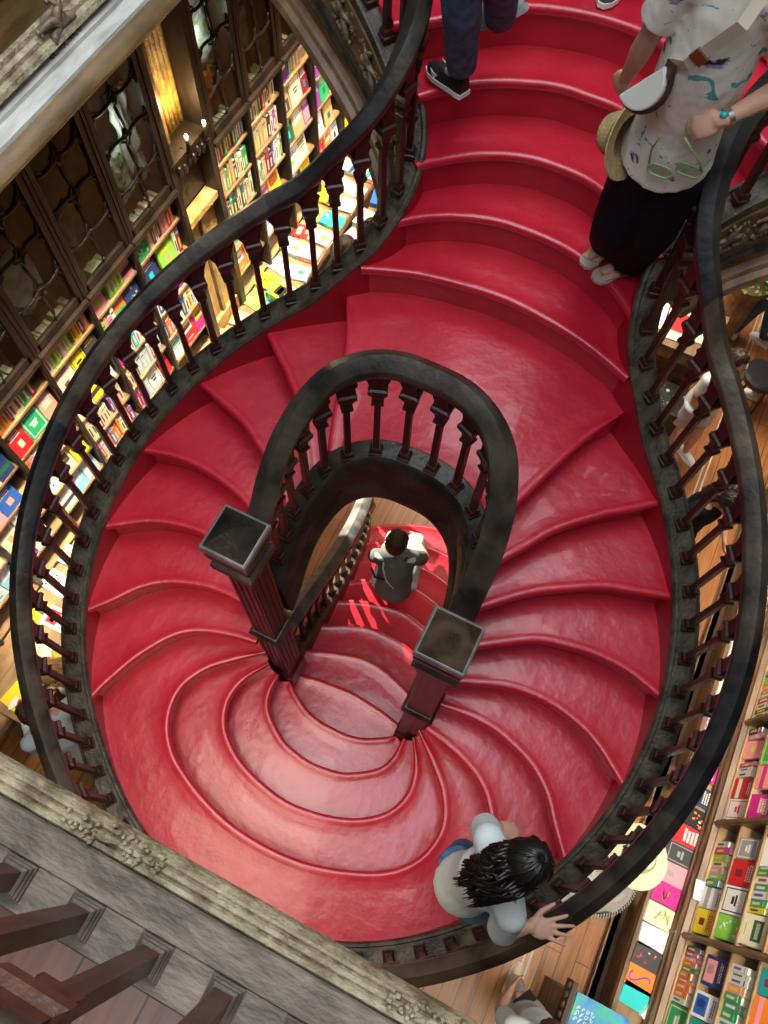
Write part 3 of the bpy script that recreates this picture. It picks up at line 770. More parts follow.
bays = ['left-wall bay %s' % w for w in ('one', 'two', 'three', 'four', 'five', 'six', 'seven', 'eight', 'nine', 'ten', 'eleven', 'twelve', 'thirteen')]
rows = ['top', 'upper', 'middle', 'lower', 'bottom']
palA = ['black', 'charcoal', 'dark blue', 'cream', 'maroon', 'red', 'yellow', 'lime green', 'white', 'salmon', 'orange', 'green', 'pink', 'grey']
palB = ['white', 'cream', 'sky blue', 'orange', 'yellow', 'pink', 'turquoise', 'white', 'red', 'pale blue', 'blue', 'magenta', 'tan', 'purple', 'cream']
palC = ['tan', 'cream', 'red', 'maroon', 'white', 'green', 'dark green', 'teal', 'purple', 'black', 'tan', 'cream']
FACE = {}
for i in range(len(LY)-1):
    y0, y1 = LY[i], LY[i+1]
    if i == 7: continue
    bookcase(-1, -2.38, y0, y1, ['tall left-wall bookcase with glass door, %s' % bayn[i]][0], LS+[.80], 2.36, zdoor=2.40, door_top=4.02, m=M['shelf'], mstile=M['frame'])
    for r, z in enumerate(LS):
        if i < 2 and r == 0: continue
        if y1 < .4 and r < 2: continue
        hm = (2.36-2.14 if r == 0 else .25)
        if i >= 8 and r < 3: pal, md = palC, 'spine'
        elif r == 0: pal, md = palA, 'mix'
        elif r == 1: pal, md = palA, 'face' if i < 5 else 'mix'
        else: pal, md = palB, ('face' if rb.random() < .5 else 'mix')
        if i >= 8 and r >= 3: md = 'face'
        if i >= 10: md = 'face' if r else 'mix'
        fill_row(-1, -2.38, y0+.02, y1-.02, z, hm, rows[r], bays[i], pal, md, dense=1.25)
# things kept behind the glass doors
curio = [(6, 2.62, 2.70, 'white'), (5, 2.15, 2.55, 'cream'), (4, 1.6, 2.9, 'grey'), (8, 3.55, 2.62, 'orange'), (8, 3.6, 3.0, 'lime green'), (3, 1.2, 2.65, 'cream'), (3, 1.15, 2.9, 'grey')]
M['paper'] = mat('crumpled_paper', (.66, .70, .66), .8, bump=.8, bscale=14, var=.25, scale=10)
M['paperd'] = mat('old_brown_paper', (.24, .20, .15), .8, bump=.8, bscale=14, var=.5, scale=12)
M['palegreen'] = mat('pale_green_paper', (.42, .50, .38), .8, bump=.8, bscale=14, var=.6, scale=16)
M['orangep'] = mat('orange_paper', (.65, .16, .04), .7)
def bundle(y, z, h, w, m, label):
    b = MB(); n = 7; vs = []; fs = []
    r_ = random.Random(int(y*100+z*10))
    for j in range(9):
        for i in range(n):
            vs.append((-2.55+r_.uniform(-.025, .025), y-w/2+w*i/(n-1)+r_.uniform(-.012, .012), z+h*j/8+r_.uniform(-.015, .015)))
    for j in range(8):
        for i in range(n-1): fs.append((j*n+i, j*n+i+1, (j+1)*n+i+1, (j+1)*n+i))
    b.add(vs, fs); o = b.build('paper_bundle', m, None, smooth=True)
    so = o.modifiers.new('s', 'SOLIDIFY'); so.thickness = .03
    return tag(o, label, 'papers')
bundle(2.80, 2.48, .60, .15, M['paper'], 'crumpled white papers behind the glass door left of the gilded alcove')
bundle(2.64, 2.46, .34, .14, M['palegreen'], 'greenish papers low behind the glass door left of the gilded alcove')
bundle(2.12, 2.48, .34, .26, M['paperd'], 'crumpled brown papers behind the middle glass door')
bundle(1.66, 2.46, .40, .30, M['paper'], 'pale crumpled papers behind the far-left glass door')
bundle(3.56, 2.68, .75, .30, M['palegreen'], 'pale green patterned papers behind glass right of the gilded alcove')
bundle(3.60, 2.47, .20, .13, M['orangep'], 'small orange package behind glass right of the gilded alcove')
bundle(4.0, 2.5, .9, .25, M['paperd'], 'dusky papers behind the second glass door past the alcove')
for z in (2.86, 3.3):
    pass
# lamp alcove between the bookcases
al = thing('lamp_alcove', 'gilded alcove niche between bookcases with ribbed golden column and dark panel', 'alcove', (-2.6, 3.105, 0))
MB().box((-2.62, 3.105, 3.25), (.06, .44, 1.7)).build('cream_back', M['plaster'], al)
b = MB()
for i in range(5): b.tube([(-2.53, 3.10+.042*i, 2.55), (-2.53, 3.10+.042*i, 4.05)], .022, 8)
b.build('ribbed_column', M['giltcol'], al, smooth=True)
MB().box((-2.52, 3.055, 3.25), (.09, .03, 1.6)).build('column_edge', M['oak'], al)
b = MB()
for yy in (2.90, 3.31): b.box((-2.44, yy, 2.05), (.16, .05, 4.1))
b.build('jamb', M['frame'], al)
MB().box((-2.50, 3.105, 2.27), (.06, .38, .46)).build('dark_panel', mat('dark_slate_panel', (.025, .026, .028), .45, bump=.6, bscale=14), al)
MB().box((-2.42, 3.105, 2.00), (.10, .40, .05)).build('carved_shelf_band', M['bookgold'], al)
b = MB()
for z, wd in ((2.46, .30), (2.49, .36), (2.53, .42)): b.box((-2.43, 3.105, z), (.16, wd, .034))
for i in range(7): b.blob((-2.35, 2.95+.052*i, 2.47-.02*(i % 2)), (.022, .022, .04), 6, 5)
b.build('corbel', M['frame'], al)
for yy in (2.995, 3.21):
    MB().box((-2.46, yy, 1.42), (.05, .165, 1.08)).build('gold_carved_panel', M['bookgold'], al)
MB().box((-2.47, 3.105, .45), (.14, .40, .90)).build('base_block', M['bookgold'], al)
MB().box((-2.44, 3.105, 1.42), (.06, .03, 1.1)).build('centre_strip', M['shelf'], al)
M['bulb'] = mat('lamp_bulb', (1, .85, .6), .3, emit=(1, .74, .40), estr=30)
for i, (yy, zz) in enumerate(((3.06, 2.66), (3.25, 2.62))):
    sc_ = thing('wall_lamp', ('small candle lamp glowing on the corbel below the gilded column' if i == 0 else 'second small candle lamp at the far end of the corbel'), 'lamp', (-2.36, yy, zz-.1))
    MB().tube([(-2.40, yy, zz-.12), (-2.34, yy, zz-.13), (-2.33, yy, zz-.10), (-2.33, yy, zz-.03)], [.012, .012, .020, .014], 8).build('holder', M['frame'], sc_, smooth=True)
    MB().blob((-2.33, yy, zz-.005), (.011, .011, .022), 8, 6).build('bulb', M['bulb'], sc_, smooth=True)
# warm-lit edge post before the alcove (seen through the balusters)
# ---------------------------------------------------------------- left counter with display books
cnt = thing('counter', 'long low wooden counter in front of the left bookcases', 'counter', (-2.2, 2.0, 0))
MB().box((-2.20, 2.6, .765), (.36, 6.2, .03)).build('worktop', M['shelf'], cnt)
MB().box((-2.22, 2.6, .375), (.30, 6.1, .75)).build('cabinet_body', M['browncase'], cnt)
MB().sweep([Vector((-2.04, -.5, .74)), Vector((-2.04, 5.7, .74))], [(0, -.03), (.02, -.03), (.028, -.01), (.02, 0), (.028, .02), (.02, .04), (0, .04)]).build('edge_moulding', M['browncase'], cnt)
def flat(x, y, z, c, w=.15, h=.21, t=.018, rz=0., deco=None, dc=None, acc=None, label='', name='book', tilt=0):
    Mx = Matrix.Translation((x, y, z+t/2)) @ Matrix.Rotation(rz, 4, 'Z') @ Matrix.Rotation(tilt, 4, 'X')
    o = book(name, c, (w, h, t), Mx, deco=deco, dc=dc or dcol(c), acc=acc or rb.choice(list(BC)), label=label)
    return o
pcs = ['white', 'sky blue', 'cream', 'yellow', 'pale blue', 'red', 'turquoise', 'white', 'pink', 'lime green']
yy = .35; k = 0
while yy < 5.6:
    for xx in (-2.28, -2.12):
        c = pcs[(k*7+3) % len(pcs)]
        if 2.8 < yy < 3.3 and xx < -2.2: c = 'tan'
        flat(xx, yy, .78, c, .145, .20, rb.uniform(.015, .06), rz=rb.uniform(-.2, .2)+PI/2, label='%s book lying flat on the left counter, %s row, %s from the near end' % (c, 'wall-side' if xx < -2.2 else 'outer', (ORD+['eighteenth', 'nineteenth', 'twentieth', 'twenty-first', 'twenty-second', 'twenty-third', 'twenty-fourth', 'twenty-fifth', 'twenty-sixth', 'twenty-seventh', 'twenty-eighth'])[min(27, k//2)]))
        k += 1
    yy += .215
# display table of children's books, far left, seen through the balusters
dt = thing('display_table', 'dark wooden display table carrying picture books beside the two browsing people', 'table', (-1.75, 4.65, 0))
MB().box((-1.72, 4.62, .74), (.42, 1.5, .04)).build('table_top', M['browncase'], dt, bevel=.004)
MB().box((-1.72, 4.62, .38), (.36, 1.4, .68)).build('cabinet_body', M['browncase'], dt)
spec = [(-1.80, 5.15, 'white', 'spots', 'maroon', 'white picture book with red spots at the far corner of the table'),
 (-1.83, 4.90, 'blue', 'none', 'yellow', 'blue boxed picture book with rainbow circle on the display table'),
 (-1.66, 4.66, 'pale blue', 'photo', 'white', 'pale blue picture book lying on the display table beside the circle book'),
 (-1.84, 4.60, 'white', 'photo', 'sky blue', 'white and sky-blue picture book at the middle of the display table'),
 (-1.62, 4.33, 'cream', 'photo', 'yellow', 'cream picture book near the dark-capped browser'),
 (-1.84, 4.35, 'grey', 'big', 'white', 'grey thick-lettered book behind the cream picture book'),
 (-1.66, 4.05, 'white', 'photo', 'pale blue', 'white picture book at the near end of the display table')]
for (x, y, c, dco, dc, lb) in spec: flat(x, y, .762, c, .19, .23, .05, rz=PI/2+rb.uniform(-.25, .25), deco=dco, dc=dc, label=lb)
rc = MB()
for i in range(16):
    a0 = 2*PI*i/16; 
circ_cols = ['yellow', 'red', 'magenta', 'blue', 'green', 'orange']
cd = None
for i, cc in enumerate(circ_cols):
    pts = [(-1.83+.028*math.cos(a), 4.90+.028*math.sin(a)) for a in [2*PI*(i+q/5)/6 for q in range(6)]]
    pts2 = [(-1.83+.068*math.cos(a), 4.90+.068*math.sin(a)) for a in [2*PI*(i+q/5)/6 for q in reversed(range(6))]]
    o = MB().prism(pts+pts2, .813, .8145).build('rainbow_segment', BM[cc], None)
    par = [ob for ob in COL.objects if ob.get('label') == spec[1][5]][0]; o.parent = par
# green and yellow thick books on the counter end, seen through the bars
flat(-2.06, 3.46, .86, 'green', .17, .26, .06, rz=PI/2-.2, deco='none', label='thick green book on the left counter under a yellow one')
flat(-2.05, 3.45, .921, 'yellow', .15, .22, .02, rz=PI/2-.2, deco='panel', dc='black', label='bright yellow book with black label on top of the green one')
# ---------------------------------------------------------------- right wall
RS = [.86, 1.17, 1.49, 1.80, 2.10]
RY = [-.98, -.28, .42, 1.12, 1.82, 2.52, 3.22, 3.92]
rbn = ['right-wall bay %s' % w for w in ('one', 'two', 'three', 'four', 'five', 'six', 'seven')]
rlab = ['nearest the parapet', 'at the lower right corner', 'just past the wide brown stile', 'behind the handrail', 'seen through the balusters', 'farther along behind the handrail', 'at the far end']
palR = ['white', 'cream', 'green', 'red', 'orange', 'pink', 'dark blue', 'teal', 'yellow', 'salmon', 'magenta', 'white', 'blue', 'black', 'lime green', 'grey']
for i in range(len(RY)-1):
    bookcase(1, 2.41, RY[i], RY[i+1], 'open oak bookcase on the right wall, %s' % rlab[i], RS, 2.45, m=M['shelf'], mstile=M['browncase'], depth=.30)
    if i in (5, 6): continue
    for r, z in enumerate(RS[:4]):
        if i == 0 and r > 1: continue
        md = ['mix', 'face', 'mix', 'face'][r]
        fill_row(1, 2.41, RY[i]+.03, RY[i+1]-.03, z, .27, ['first', 'second', 'third', 'fourth'][r]+' shelf', rbn[i], palR, md, dense=1.2)
rc_ = thing('counter', 'long low brown counter in front of the right bookcases, lined with flat books', 'counter', (2.2, 1.5, 0))
MB().box((2.325, 1.5, .60), (.18, 5.2, .03)).build('worktop', M['shelf'], rc_)
MB().box((2.345, 1.5, .30), (.13, 5.15, .58)).build('cabinet_body', M['browncase'], rc_)
MB().sweep([Vector((2.415, 4.1, .615)), Vector((2.415, -1.0, .615))], [(-.02, 0), (.015, 0), (.022, .02), (.012, .05), (.03, .07), (.012, .10), (.03, .13), (.035, .17), (.015, .20), (.03, .225), (-.02, .235)]).build('ledge_moulding', M['browncase'], rc_)
MB().sweep([Vector((2.235, 4.1, .58)), Vector((2.235, -1.0, .58))], [(0, -.04), (.02, -.04), (.03, -.01), (.02, .02), (.03, .036), (0, .036)]).build('edge_moulding', M['browncase'], rc_)
MB().box((2.27, 1.5, .05), (.12, 5.2, .10)).build('plinth_board', M['browncase'], rc_)
MB().box((2.225, 1.5, .085), (.05, 5.2, .03)).build('foot_rail', M['browncase'], rc_)
Z = .618
cb = [(-.02, 'turquoise', 'none', 'dark blue', .19, 'turquoise blue plain-covered book on the right counter'),
 (.085, 'orange', 'none', 'purple', .19, 'orange book with purple ribbon on the right counter'),
 (.215, 'charcoal', 'spots', 'red', .19, 'dark book scattered with red and pale figures on the right counter'),
 (.335, 'white', 'none', 'grey', .19, 'plain white book with small emblem on the right counter'),
 (.47, 'cream', 'none', 'mustard', .20, 'cream book with plant-like yellow-green letters on the right counter'),
 (.61, 'magenta', 'none', 'mustard', .20, 'magenta purple book with gold motif on the right counter'),
 (.74, 'pink', 'title', 'grey', .17, 'pale pink book with thin script on the right counter'),
 (.87, 'charcoal', 'frame', 'grey', .18, 'dark grey ornate-framed book on the right counter'),
 (1.00, 'red', 'big', 'white', .20, 'red book with white lettering and blue side on the right counter'),
 (1.13, 'black', 'spots', 'cream', .20, 'black cookery-like book with a pale dish picture on the right counter'),
 (1.28, 'dark blue', 'title', 'cream', .19, 'dark blue book with pale title on the right counter under the handrail'),
 (1.45, 'magenta', 'panel', 'white', .15, 'small magenta book at the edge of the handrail on the right counter'),
 (1.61, 'yellow', 'panel', 'blue', .18, 'yellow and blue book on the counter seen between right balusters'),
 (1.76, 'lilac', 'title', 'dark blue', .18, 'lilac book on the counter seen between right balusters'),
 (1.90, 'pink', 'big', 'grey', .18, 'pink lettered book on the counter seen between right balusters'),
 (2.05, 'cream', 'title', 'black', .18, 'cream book on the counter seen between right balusters'),
 (2.20, 'yellow', 'band', 'magenta', .18, 'yellow book with magenta band on the counter between right balusters'),
 (2.36, 'white', 'photo', 'teal', .18, 'white book with teal picture on the counter between right balusters'),
 (2.52, 'sky blue', 'title', 'white', .18, 'sky blue book on the counter between right balusters'),
 (2.7, 'salmon', 'photo', 'white', .18, 'salmon book on the counter behind the upper right balusters')]
cobj = {}
for y, c, dco, dc, h, lb in cb:
    o = flat(2.322, y, Z, c, .128, h, .02, rz=-PI/2+rb.uniform(-.06, .06), deco=dco, dc=dc, label=lb, acc={'red': 'blue', 'black': 'orange', 'dark blue': 'teal', 'charcoal': 'cream'}.get(c, dc))
    cobj[lb.split(' on the')[0]] = o
def onbook(pts, z, w, m, parent, name='cover_motif'):
    o = MB().sweep([Vector((x, y, z)) for x, y in pts], [(-w/2, 0), (w/2, 0), (w/2, .001), (-w/2, .001)]).build(name, m, None); o.parent = parent; return o
zt_ = Z+.0205
onbook([(2.325+.05*math.cos(a)*1.3-.02, .085+.025*math.sin(2*a)) for a in [q*.35 for q in range(12)]], zt_, .010, BM['purple'], cobj['orange book with purple ribbon'])
onbook([(2.280, .44), (2.310, .50), (2.290, .45), (2.340, .47), (2.330, .52), (2.370, .44), (2.360, .49)], zt_, .008, BM['mustard'], cobj['cream book with plant-like yellow-green letters'])
onbook([(2.290, .47), (2.380, .50)], zt_+.0012, .007, BM['lime green'], cobj['cream book with plant-like yellow-green letters'], 'cover_stem')
onbook([(2.305+.016*math.cos(a), .60+.030*math.sin(a*2.5)) for a in [q*.5 for q in range(12)]], zt_, .008, BM['mustard'], cobj['magenta purple book with gold motif'])
onbook([(2.380+.006*math.cos(a), .32+.006*math.sin(a)) for a in [q*.6 for q in range(11)]], zt_, .004, BM['grey'], cobj['plain white book with small emblem'])
# white letter-like book leaning on the ledge, skull book at the lower end
o = flat(2.465, .70, Z+.235, 'white', .115, .17, .012, rz=-PI/2+.1, deco='title', dc='lilac', acc='pink', label='white book with looping lilac script resting on the right ledge')
sk = flat(2.435, -.075, Z+.02, 'white', .09, .12, .03, rz=-PI/2-.4, deco='none', dc='white', label='small white book with a black mask face at the counter end')
for a, b_ in ((-.02, .012), (.02, .012), (0, -.02)):
    o = MB().blob((2.435+b_, -.075+a, Z+.0515), (.014, .010, .002) if b_ > 0 else (.008, .02, .002), 10, 4).build('mask_mark', BM['black'], None); o.parent = sk
# poster stand at the bottom edge
es = thing('display_stand', 'dark carved display stand holding a blue-green illustrated board at the bottom edge', 'display stand', (2.0, -.3, 0))
MB().box((2.10, -.34, .40), (.34, .34, .80)).build('cabinet_body', M['browncase'], es)
MB().box((1.91, -.30, .74), (.03, .40, .16)).build('carved_side', M['frame'], es)
rs = MB()
for i in range(7): rs.blob((1.895, -.46+.055*i, .76), (.014, .022, .03), 8, 5)
rs.build('carved_rosettes', M['browncase'], es, smooth=True)
bd = thing('illustrated_board', 'blue and green illustrated board with white brush lettering lying on the display stand', 'board', (2.05, -.3, .8))
def boardmat():
    m, n, l, b = nt('blue_green_print'); tc = n.new('ShaderNodeTexCoord'); nz = n.new('ShaderNodeTexNoise'); nz.inputs['Scale'].default_value = 7; nz.inputs['Detail'].default_value = 3
    l.new(tc.outputs['Object'], nz.inputs['Vector']); rp = n.new('ShaderNodeValToRGB'); e = rp.color_ramp.elements
    e[0].position = .35; e[0].color = (.03, .10, .42, 1); e[1].position = .62; e[1].color = (.05, .45, .28, 1); q = e.new(.5); q.color = (.06, .32, .60, 1); q2 = e.new(.72); q2.color = (.45, .65, .55, 1)
    l.new(nz.outputs['Fac'], rp.inputs['Fac']); l.new(rp.outputs['Color'], b.inputs['Base Color']); b.inputs['Roughness'].default_value = .3; return m
M['print'] = boardmat()
MB().box((2.10, -.31, .812), (.33, .34, .012)).build('print_panel', M['print'], bd)
def text(body, loc, size, m, parent, xdir=(1, 0, 0), ydir=(0, 1, 0), name='lettering', ext=.0006):
    c = bpy.data.curves.new(name, 'FONT'); c.body = body; c.size = size; c.extrude = ext; c.align_x = 'CENTER'; c.align_y = 'CENTER'; c.materials.append(m)
    o = bpy.data.objects.new(name, c); COL.objects.link(o)
    dg = bpy.context.evaluated_depsgraph_get(); me = bpy.data.meshes.new_from_object(o.evaluated_get(dg)); bpy.data.objects.remove(o)
    o = bpy.data.objects.new(name, me); COL.objects.link(o)
    x = Vector(xdir).normalized(); y = Vector(ydir).normalized(); z = x.cross(y)
    o.parent = parent; o.matrix_local = Matrix.Translation(Vector(loc)-WL(parent)) @ Matrix((x, y, z)).transposed().to_4x4()
    return o
for i in range(4):      # illegible white brush lettering
    for q in range(3):
        c = Vector((1.965+.030*i, -.215-.030*q, .8185)); k_ = rb.uniform(.7, 1.2)
        o = MB().tube([c+Vector((.010*math.cos(a)*k_, .013*math.sin(a*1.3+i)*k_, 0)) for a in [w_*.8 for w_ in range(7)]], .0022, 5).build('brush_letter', BM['white'], None); o.parent = bd; o.location = -WL(bd)
fd = MB().stack((2.15, .37, 0), [(0, .038), (.02, .042), (.03, .036)], n=16).build('floor_socket', mat('black_plastic', (.012, .012, .012), .35), None)
tag(fd, 'small round black socket on the floorboards beside the right counter', 'floor socket')
# table with prints, upper right
ut = thing('display_table', 'display table spread with white prints, one with a red square, upper right', 'table', (1.0, 4.7, 0))
R30 = math.radians(0)
MB().box((.98, 4.72, .88), (.74, .52, .04)).build('table_top', M['browncase'], ut)
MB().box((.98, 4.72, .43), (.66, .44, .86)).build('cabinet_body', M['browncase'], ut)
MB().box((.98, 4.475, .80), (.74, .02, .10)).build('front_rail', M['shelf'], ut)
for i, (x, y, c, w, h, lb) in enumerate(((.78, 4.72, 'white', .20, .28, 'white print sheet at the left of the upper right table'), (1.0, 4.70, 'cream', .26, .34, 'large cream print with a red square on the upper right table'), (1.24, 4.74, 'cream', .18, .28, 'cream print at the right end of the upper right table'))):
    o = flat(x, y, .90, c, w, h, .012, rz=.05, deco='none', label=lb, name='print_sheet', dc='red'); o['category'] = 'print'
    if i == 1:
        q = MB().box((1.0, 4.72, .9125), (.15, .20, .001)).build('red_square', BM['red'], None); q.parent = o
lc_ = thing('display_cabinet', 'low dark glass cabinet full of small wares in front of the print table', 'cabinet', (1.05, 4.25, 0))
MB().box((1.08, 4.22, .30), (.52, .30, .60)).build('cabinet_body', M['frame'], lc_)
MB().box((1.08, 4.22, .615), (.50, .28, .01)).build('glass_top', M['glass'], lc_)
r_ = random.Random(5)
for i in (7, 8, 10, 11):
    c = ['pink', 'white', 'grey', 'tan', 'maroon', 'cream'][i % 6]
    o = MB().stack((.88+.038*i, 4.16+.12*(i % 2), .601), [(0, .014), (.004, .016), (.008, .012)], n=10).build('trinket', BM[c], None)
    tag(o, '%s trinket in the low glass cabinet, %s along' % (c, ORD[i]), 'trinket', 'trinkets in the glass cabinet')
# flowers, upper right
fl_ = thing('flower_bouquet', 'white and green bouquet standing beyond the right handrail', 'flowers', (1.45, 5.55, 0))
MB().stack((1.45, 5.55, 0), [(0, .12), (.70, .13), (.72, .16), (.80, .16)], n=16).build('stand', M['browncase'], fl_)
lf = MB(); fw = MB(); r_ = random.Random(8)
for i in range(150):
    a = r_.uniform(0, 2*PI); q = r_.uniform(0, .26); z = .85+r_.uniform(0, .28)*(1-q/.35)
    v = Vector((1.45+q*math.cos(a), 5.55+q*math.sin(a), z)); d = Vector((r_.uniform(-1, 1), r_.uniform(-1, 1), r_.uniform(-.3, 1))).normalized()*.045; e_ = d.cross(Vector((0, 0, 1))).normalized()*.014
    lf.add([v, v+d*.5+e_, v+d, v+d*.5-e_], [(0, 1, 2, 3)])
for i in range(60):
    a = r_.uniform(0, 2*PI); q = r_.uniform(0, .27); fw.blob((1.45+q*math.cos(a), 5.55+q*math.sin(a), 1.0+r_.uniform(0, .2)*(1-q/.4)), (.022, .022, .016), 6, 4)
lf.build('foliage', mat('leaf_green', (.05, .22, .05), .5), fl_); fw.build('blossoms', BM['white'], fl_, smooth=True)

if STUFF['v']:
    me = bpy.data.meshes.new('shelved_books'); me.from_pydata(STUFF['v'], [], STUFF['f'])
    nm = sorted(set(STUFF['m'])); ix = {n_: i for i, n_ in enumerate(nm)}
    for n_ in nm: me.materials.append(bpy.data.materials[n_])
    for p_, k_ in zip(me.polygons, STUFF['m']): p_.material_index = ix[k_]
    bm = bmesh.new(); bm.from_mesh(me); bmesh.ops.recalc_face_normals(bm, faces=bm.faces); bm.to_mesh(me); bm.free()
    o = bpy.data.objects.new('shelved_books', me); COL.objects.link(o)
    tag(o, 'remaining small coloured books filling the backs and far ends of the wall shelves', 'books', None, 'stuff')
# ============================================================ PEOPLE
M['skin'] = mat('skin_light', (.58, .32, .22), .5, var=.06, scale=20)
M['skin2'] = mat('skin_tan', (.60, .34, .23), .5, var=.06, scale=20)
M['nail'] = mat('nail', (.50, .12, .13), .3)
M['hairblack'] = mat('hair_black', (.012, .008, .007), .38)
M['hairbrown'] = mat('hair_brown', (.045, .025, .015), .45)
M['hairblond'] = mat('hair_dark_blond', (.30, .19, .07), .45)
M['eye'] = mat('eye_dark', (.02, .015, .01), .2); M['lip'] = mat('lips', (.45, .12, .10), .4)
M['tee'] = mat('white_cotton', (.66, .74, .74), .8, var=.05, scale=9, bump=.5, bscale=7)
M['jeans'] = mat('blue_denim', (.05, .11, .20), .8, var=.35, scale=26, bump=.3, bscale=16)
M['paljeans'] = mat('pale_denim', (.50, .57, .64), .8, var=.2, scale=9)
M['blackcloth'] = mat('black_flowing_cloth', (.008, .010, .016), .85, spec=.15, bump=.5, bscale=6)
M['darktop'] = mat('navy_cloth', (.02, .025, .04), .8); M['greytee'] = mat('grey_green_cotton', (.105, .12, .105), .85, var=.12, scale=8, bump=.4, bscale=9)
M['whitehem'] = mat('pale_hem', (.60, .62, .62), .8)
def V3(*a): return Vector(a)
def hand(mb, wr, d, nrm, s=1.0, pose='relax', side=1, nails=None):
    """palm and five separate fingers; d = from wrist towards the knuckles, nrm = back of the hand"""
    d = Vector(d).normalized(); nrm = Vector(nrm); nrm = (nrm-d*nrm.dot(d)).normalized(); r = d.cross(nrm)*side   # towards the thumb
    wr = Vector(wr)
    R = Matrix((r, d, nrm)).transposed()
    mb.blob(wr+d*.045*s, (.037*s, .048*s, .014*s), 12, 8, R=R)
    mb.blob(wr+d*.028*s+r*.018*s, (.018*s, .030*s, .014*s), 8, 6, R=R)
    mb.tube([wr-d*.02*s, wr+d*.02*s], [.023*s, .022*s], 8)
    base = [(.027, .083, .070), (.009, .088, .078), (-.009, .085, .073), (-.027, .077, .058)]
    for i, (bx_, by, L) in enumerate(base):
        spread = {'spread': (.30, .08, -.12, -.34), 'relax': (.06, .0, -.04, -.09), 'fist': (.02, 0, -.02, -.04)}[pose][i]
        curl = {'spread': .04, 'relax': .42, 'fist': 1.25}[pose]
        dd = (d+r*spread).normalized(); p = wr+r*bx_*s+d*by*s*.92; pts = [p-dd*.015*s, p]; a = curl*.5
        for seg_ in (.42, .32, .26):
            v = (dd*math.cos(a)-nrm*math.sin(a)); p = p+v*L*seg_*s; pts.append(p); a += curl*.75
        mb.tube(pts, [.0088*s, .0088*s, .0082*s, .0074*s, .0058*s], 8)
        mb.blob(pts[-1], .0060*s, 6, 5)
        if nails is not None: nails.blob(pts[-1]+nrm*.004*s*math.cos(a)+d*.0, (.0045*s, .0045*s, .003*s), 6, 4)
    # thumb leaves the side of the palm near its base
    p0 = wr+r*.022*s+d*.022*s; cv_ = {'spread': 0, 'relax': .3, 'fist': .6}[pose]
    t1 = (r*.8+d*.65-nrm*cv_*.5).normalized(); p1 = p0+t1*.038*s; t2 = (r*(.5-cv_*.4)+d*.85-nrm*cv_*.6).normalized(); p2 = p1+t2*.030*s; p3 = p2+t2*.022*s
    mb.tube([p0-t1*.01*s, p0, p1, p2, p3], [.012*s, .013*s, .0105*s, .0095*s, .007*s], 8); mb.blob(p3, .007*s, 6, 5)
def head(mb, c, f, up, s=1.0):
    f = Vector(f).normalized(); up = Vector(up); up = (up-f*up.dot(f)).normalized(); r = f.cross(up); c = Vector(c)
    R = Matrix((r, f, up)).transposed()
    def P(x, y, z): return c+R @ (Vector((x, y, z))*s)
    mb.blob(P(0, -.008, .025), (.076*s, .092*s, .090*s), 16, 12, R=R)
    mb.blob(P(0, .022, -.040), (.060*s, .066*s, .066*s), 14, 10, R=R)
    mb.blob(P(0, .050, -.088), (.026*s, .024*s, .020*s), 8, 6, R=R)
    mb.tube([P(0, .086, .012), P(0, .098, -.015), P(0, .106, -.030)], [.008*s, .010*s, .013*s], 8)
    for q in (-1, 1):
        mb.blob(P(q*.012, .094, -.032), .008*s, 6, 5); mb.blob(P(q*.076, -.005, -.012), (.010*s, .020*s, .032*s), 8, 6, R=R)
        mb.blob(P(q*.036, .066, -.022), (.022*s, .018*s, .020*s), 8, 6, R=R); mb.blob(P(q*.030, .076, .026), (.024*s, .010*s, .007*s), 8, 6, R=R)
    return P, R
def remesh(o, v, it=6, disp=0):
    m = o.modifiers.new('remesh', 'REMESH'); m.mode = 'VOXEL'; m.voxel_size = v; m.use_smooth_shade = True
    if it:
        k = o.modifiers.new('smooth', 'SMOOTH'); k.factor = .5; k.iterations = it
    return o
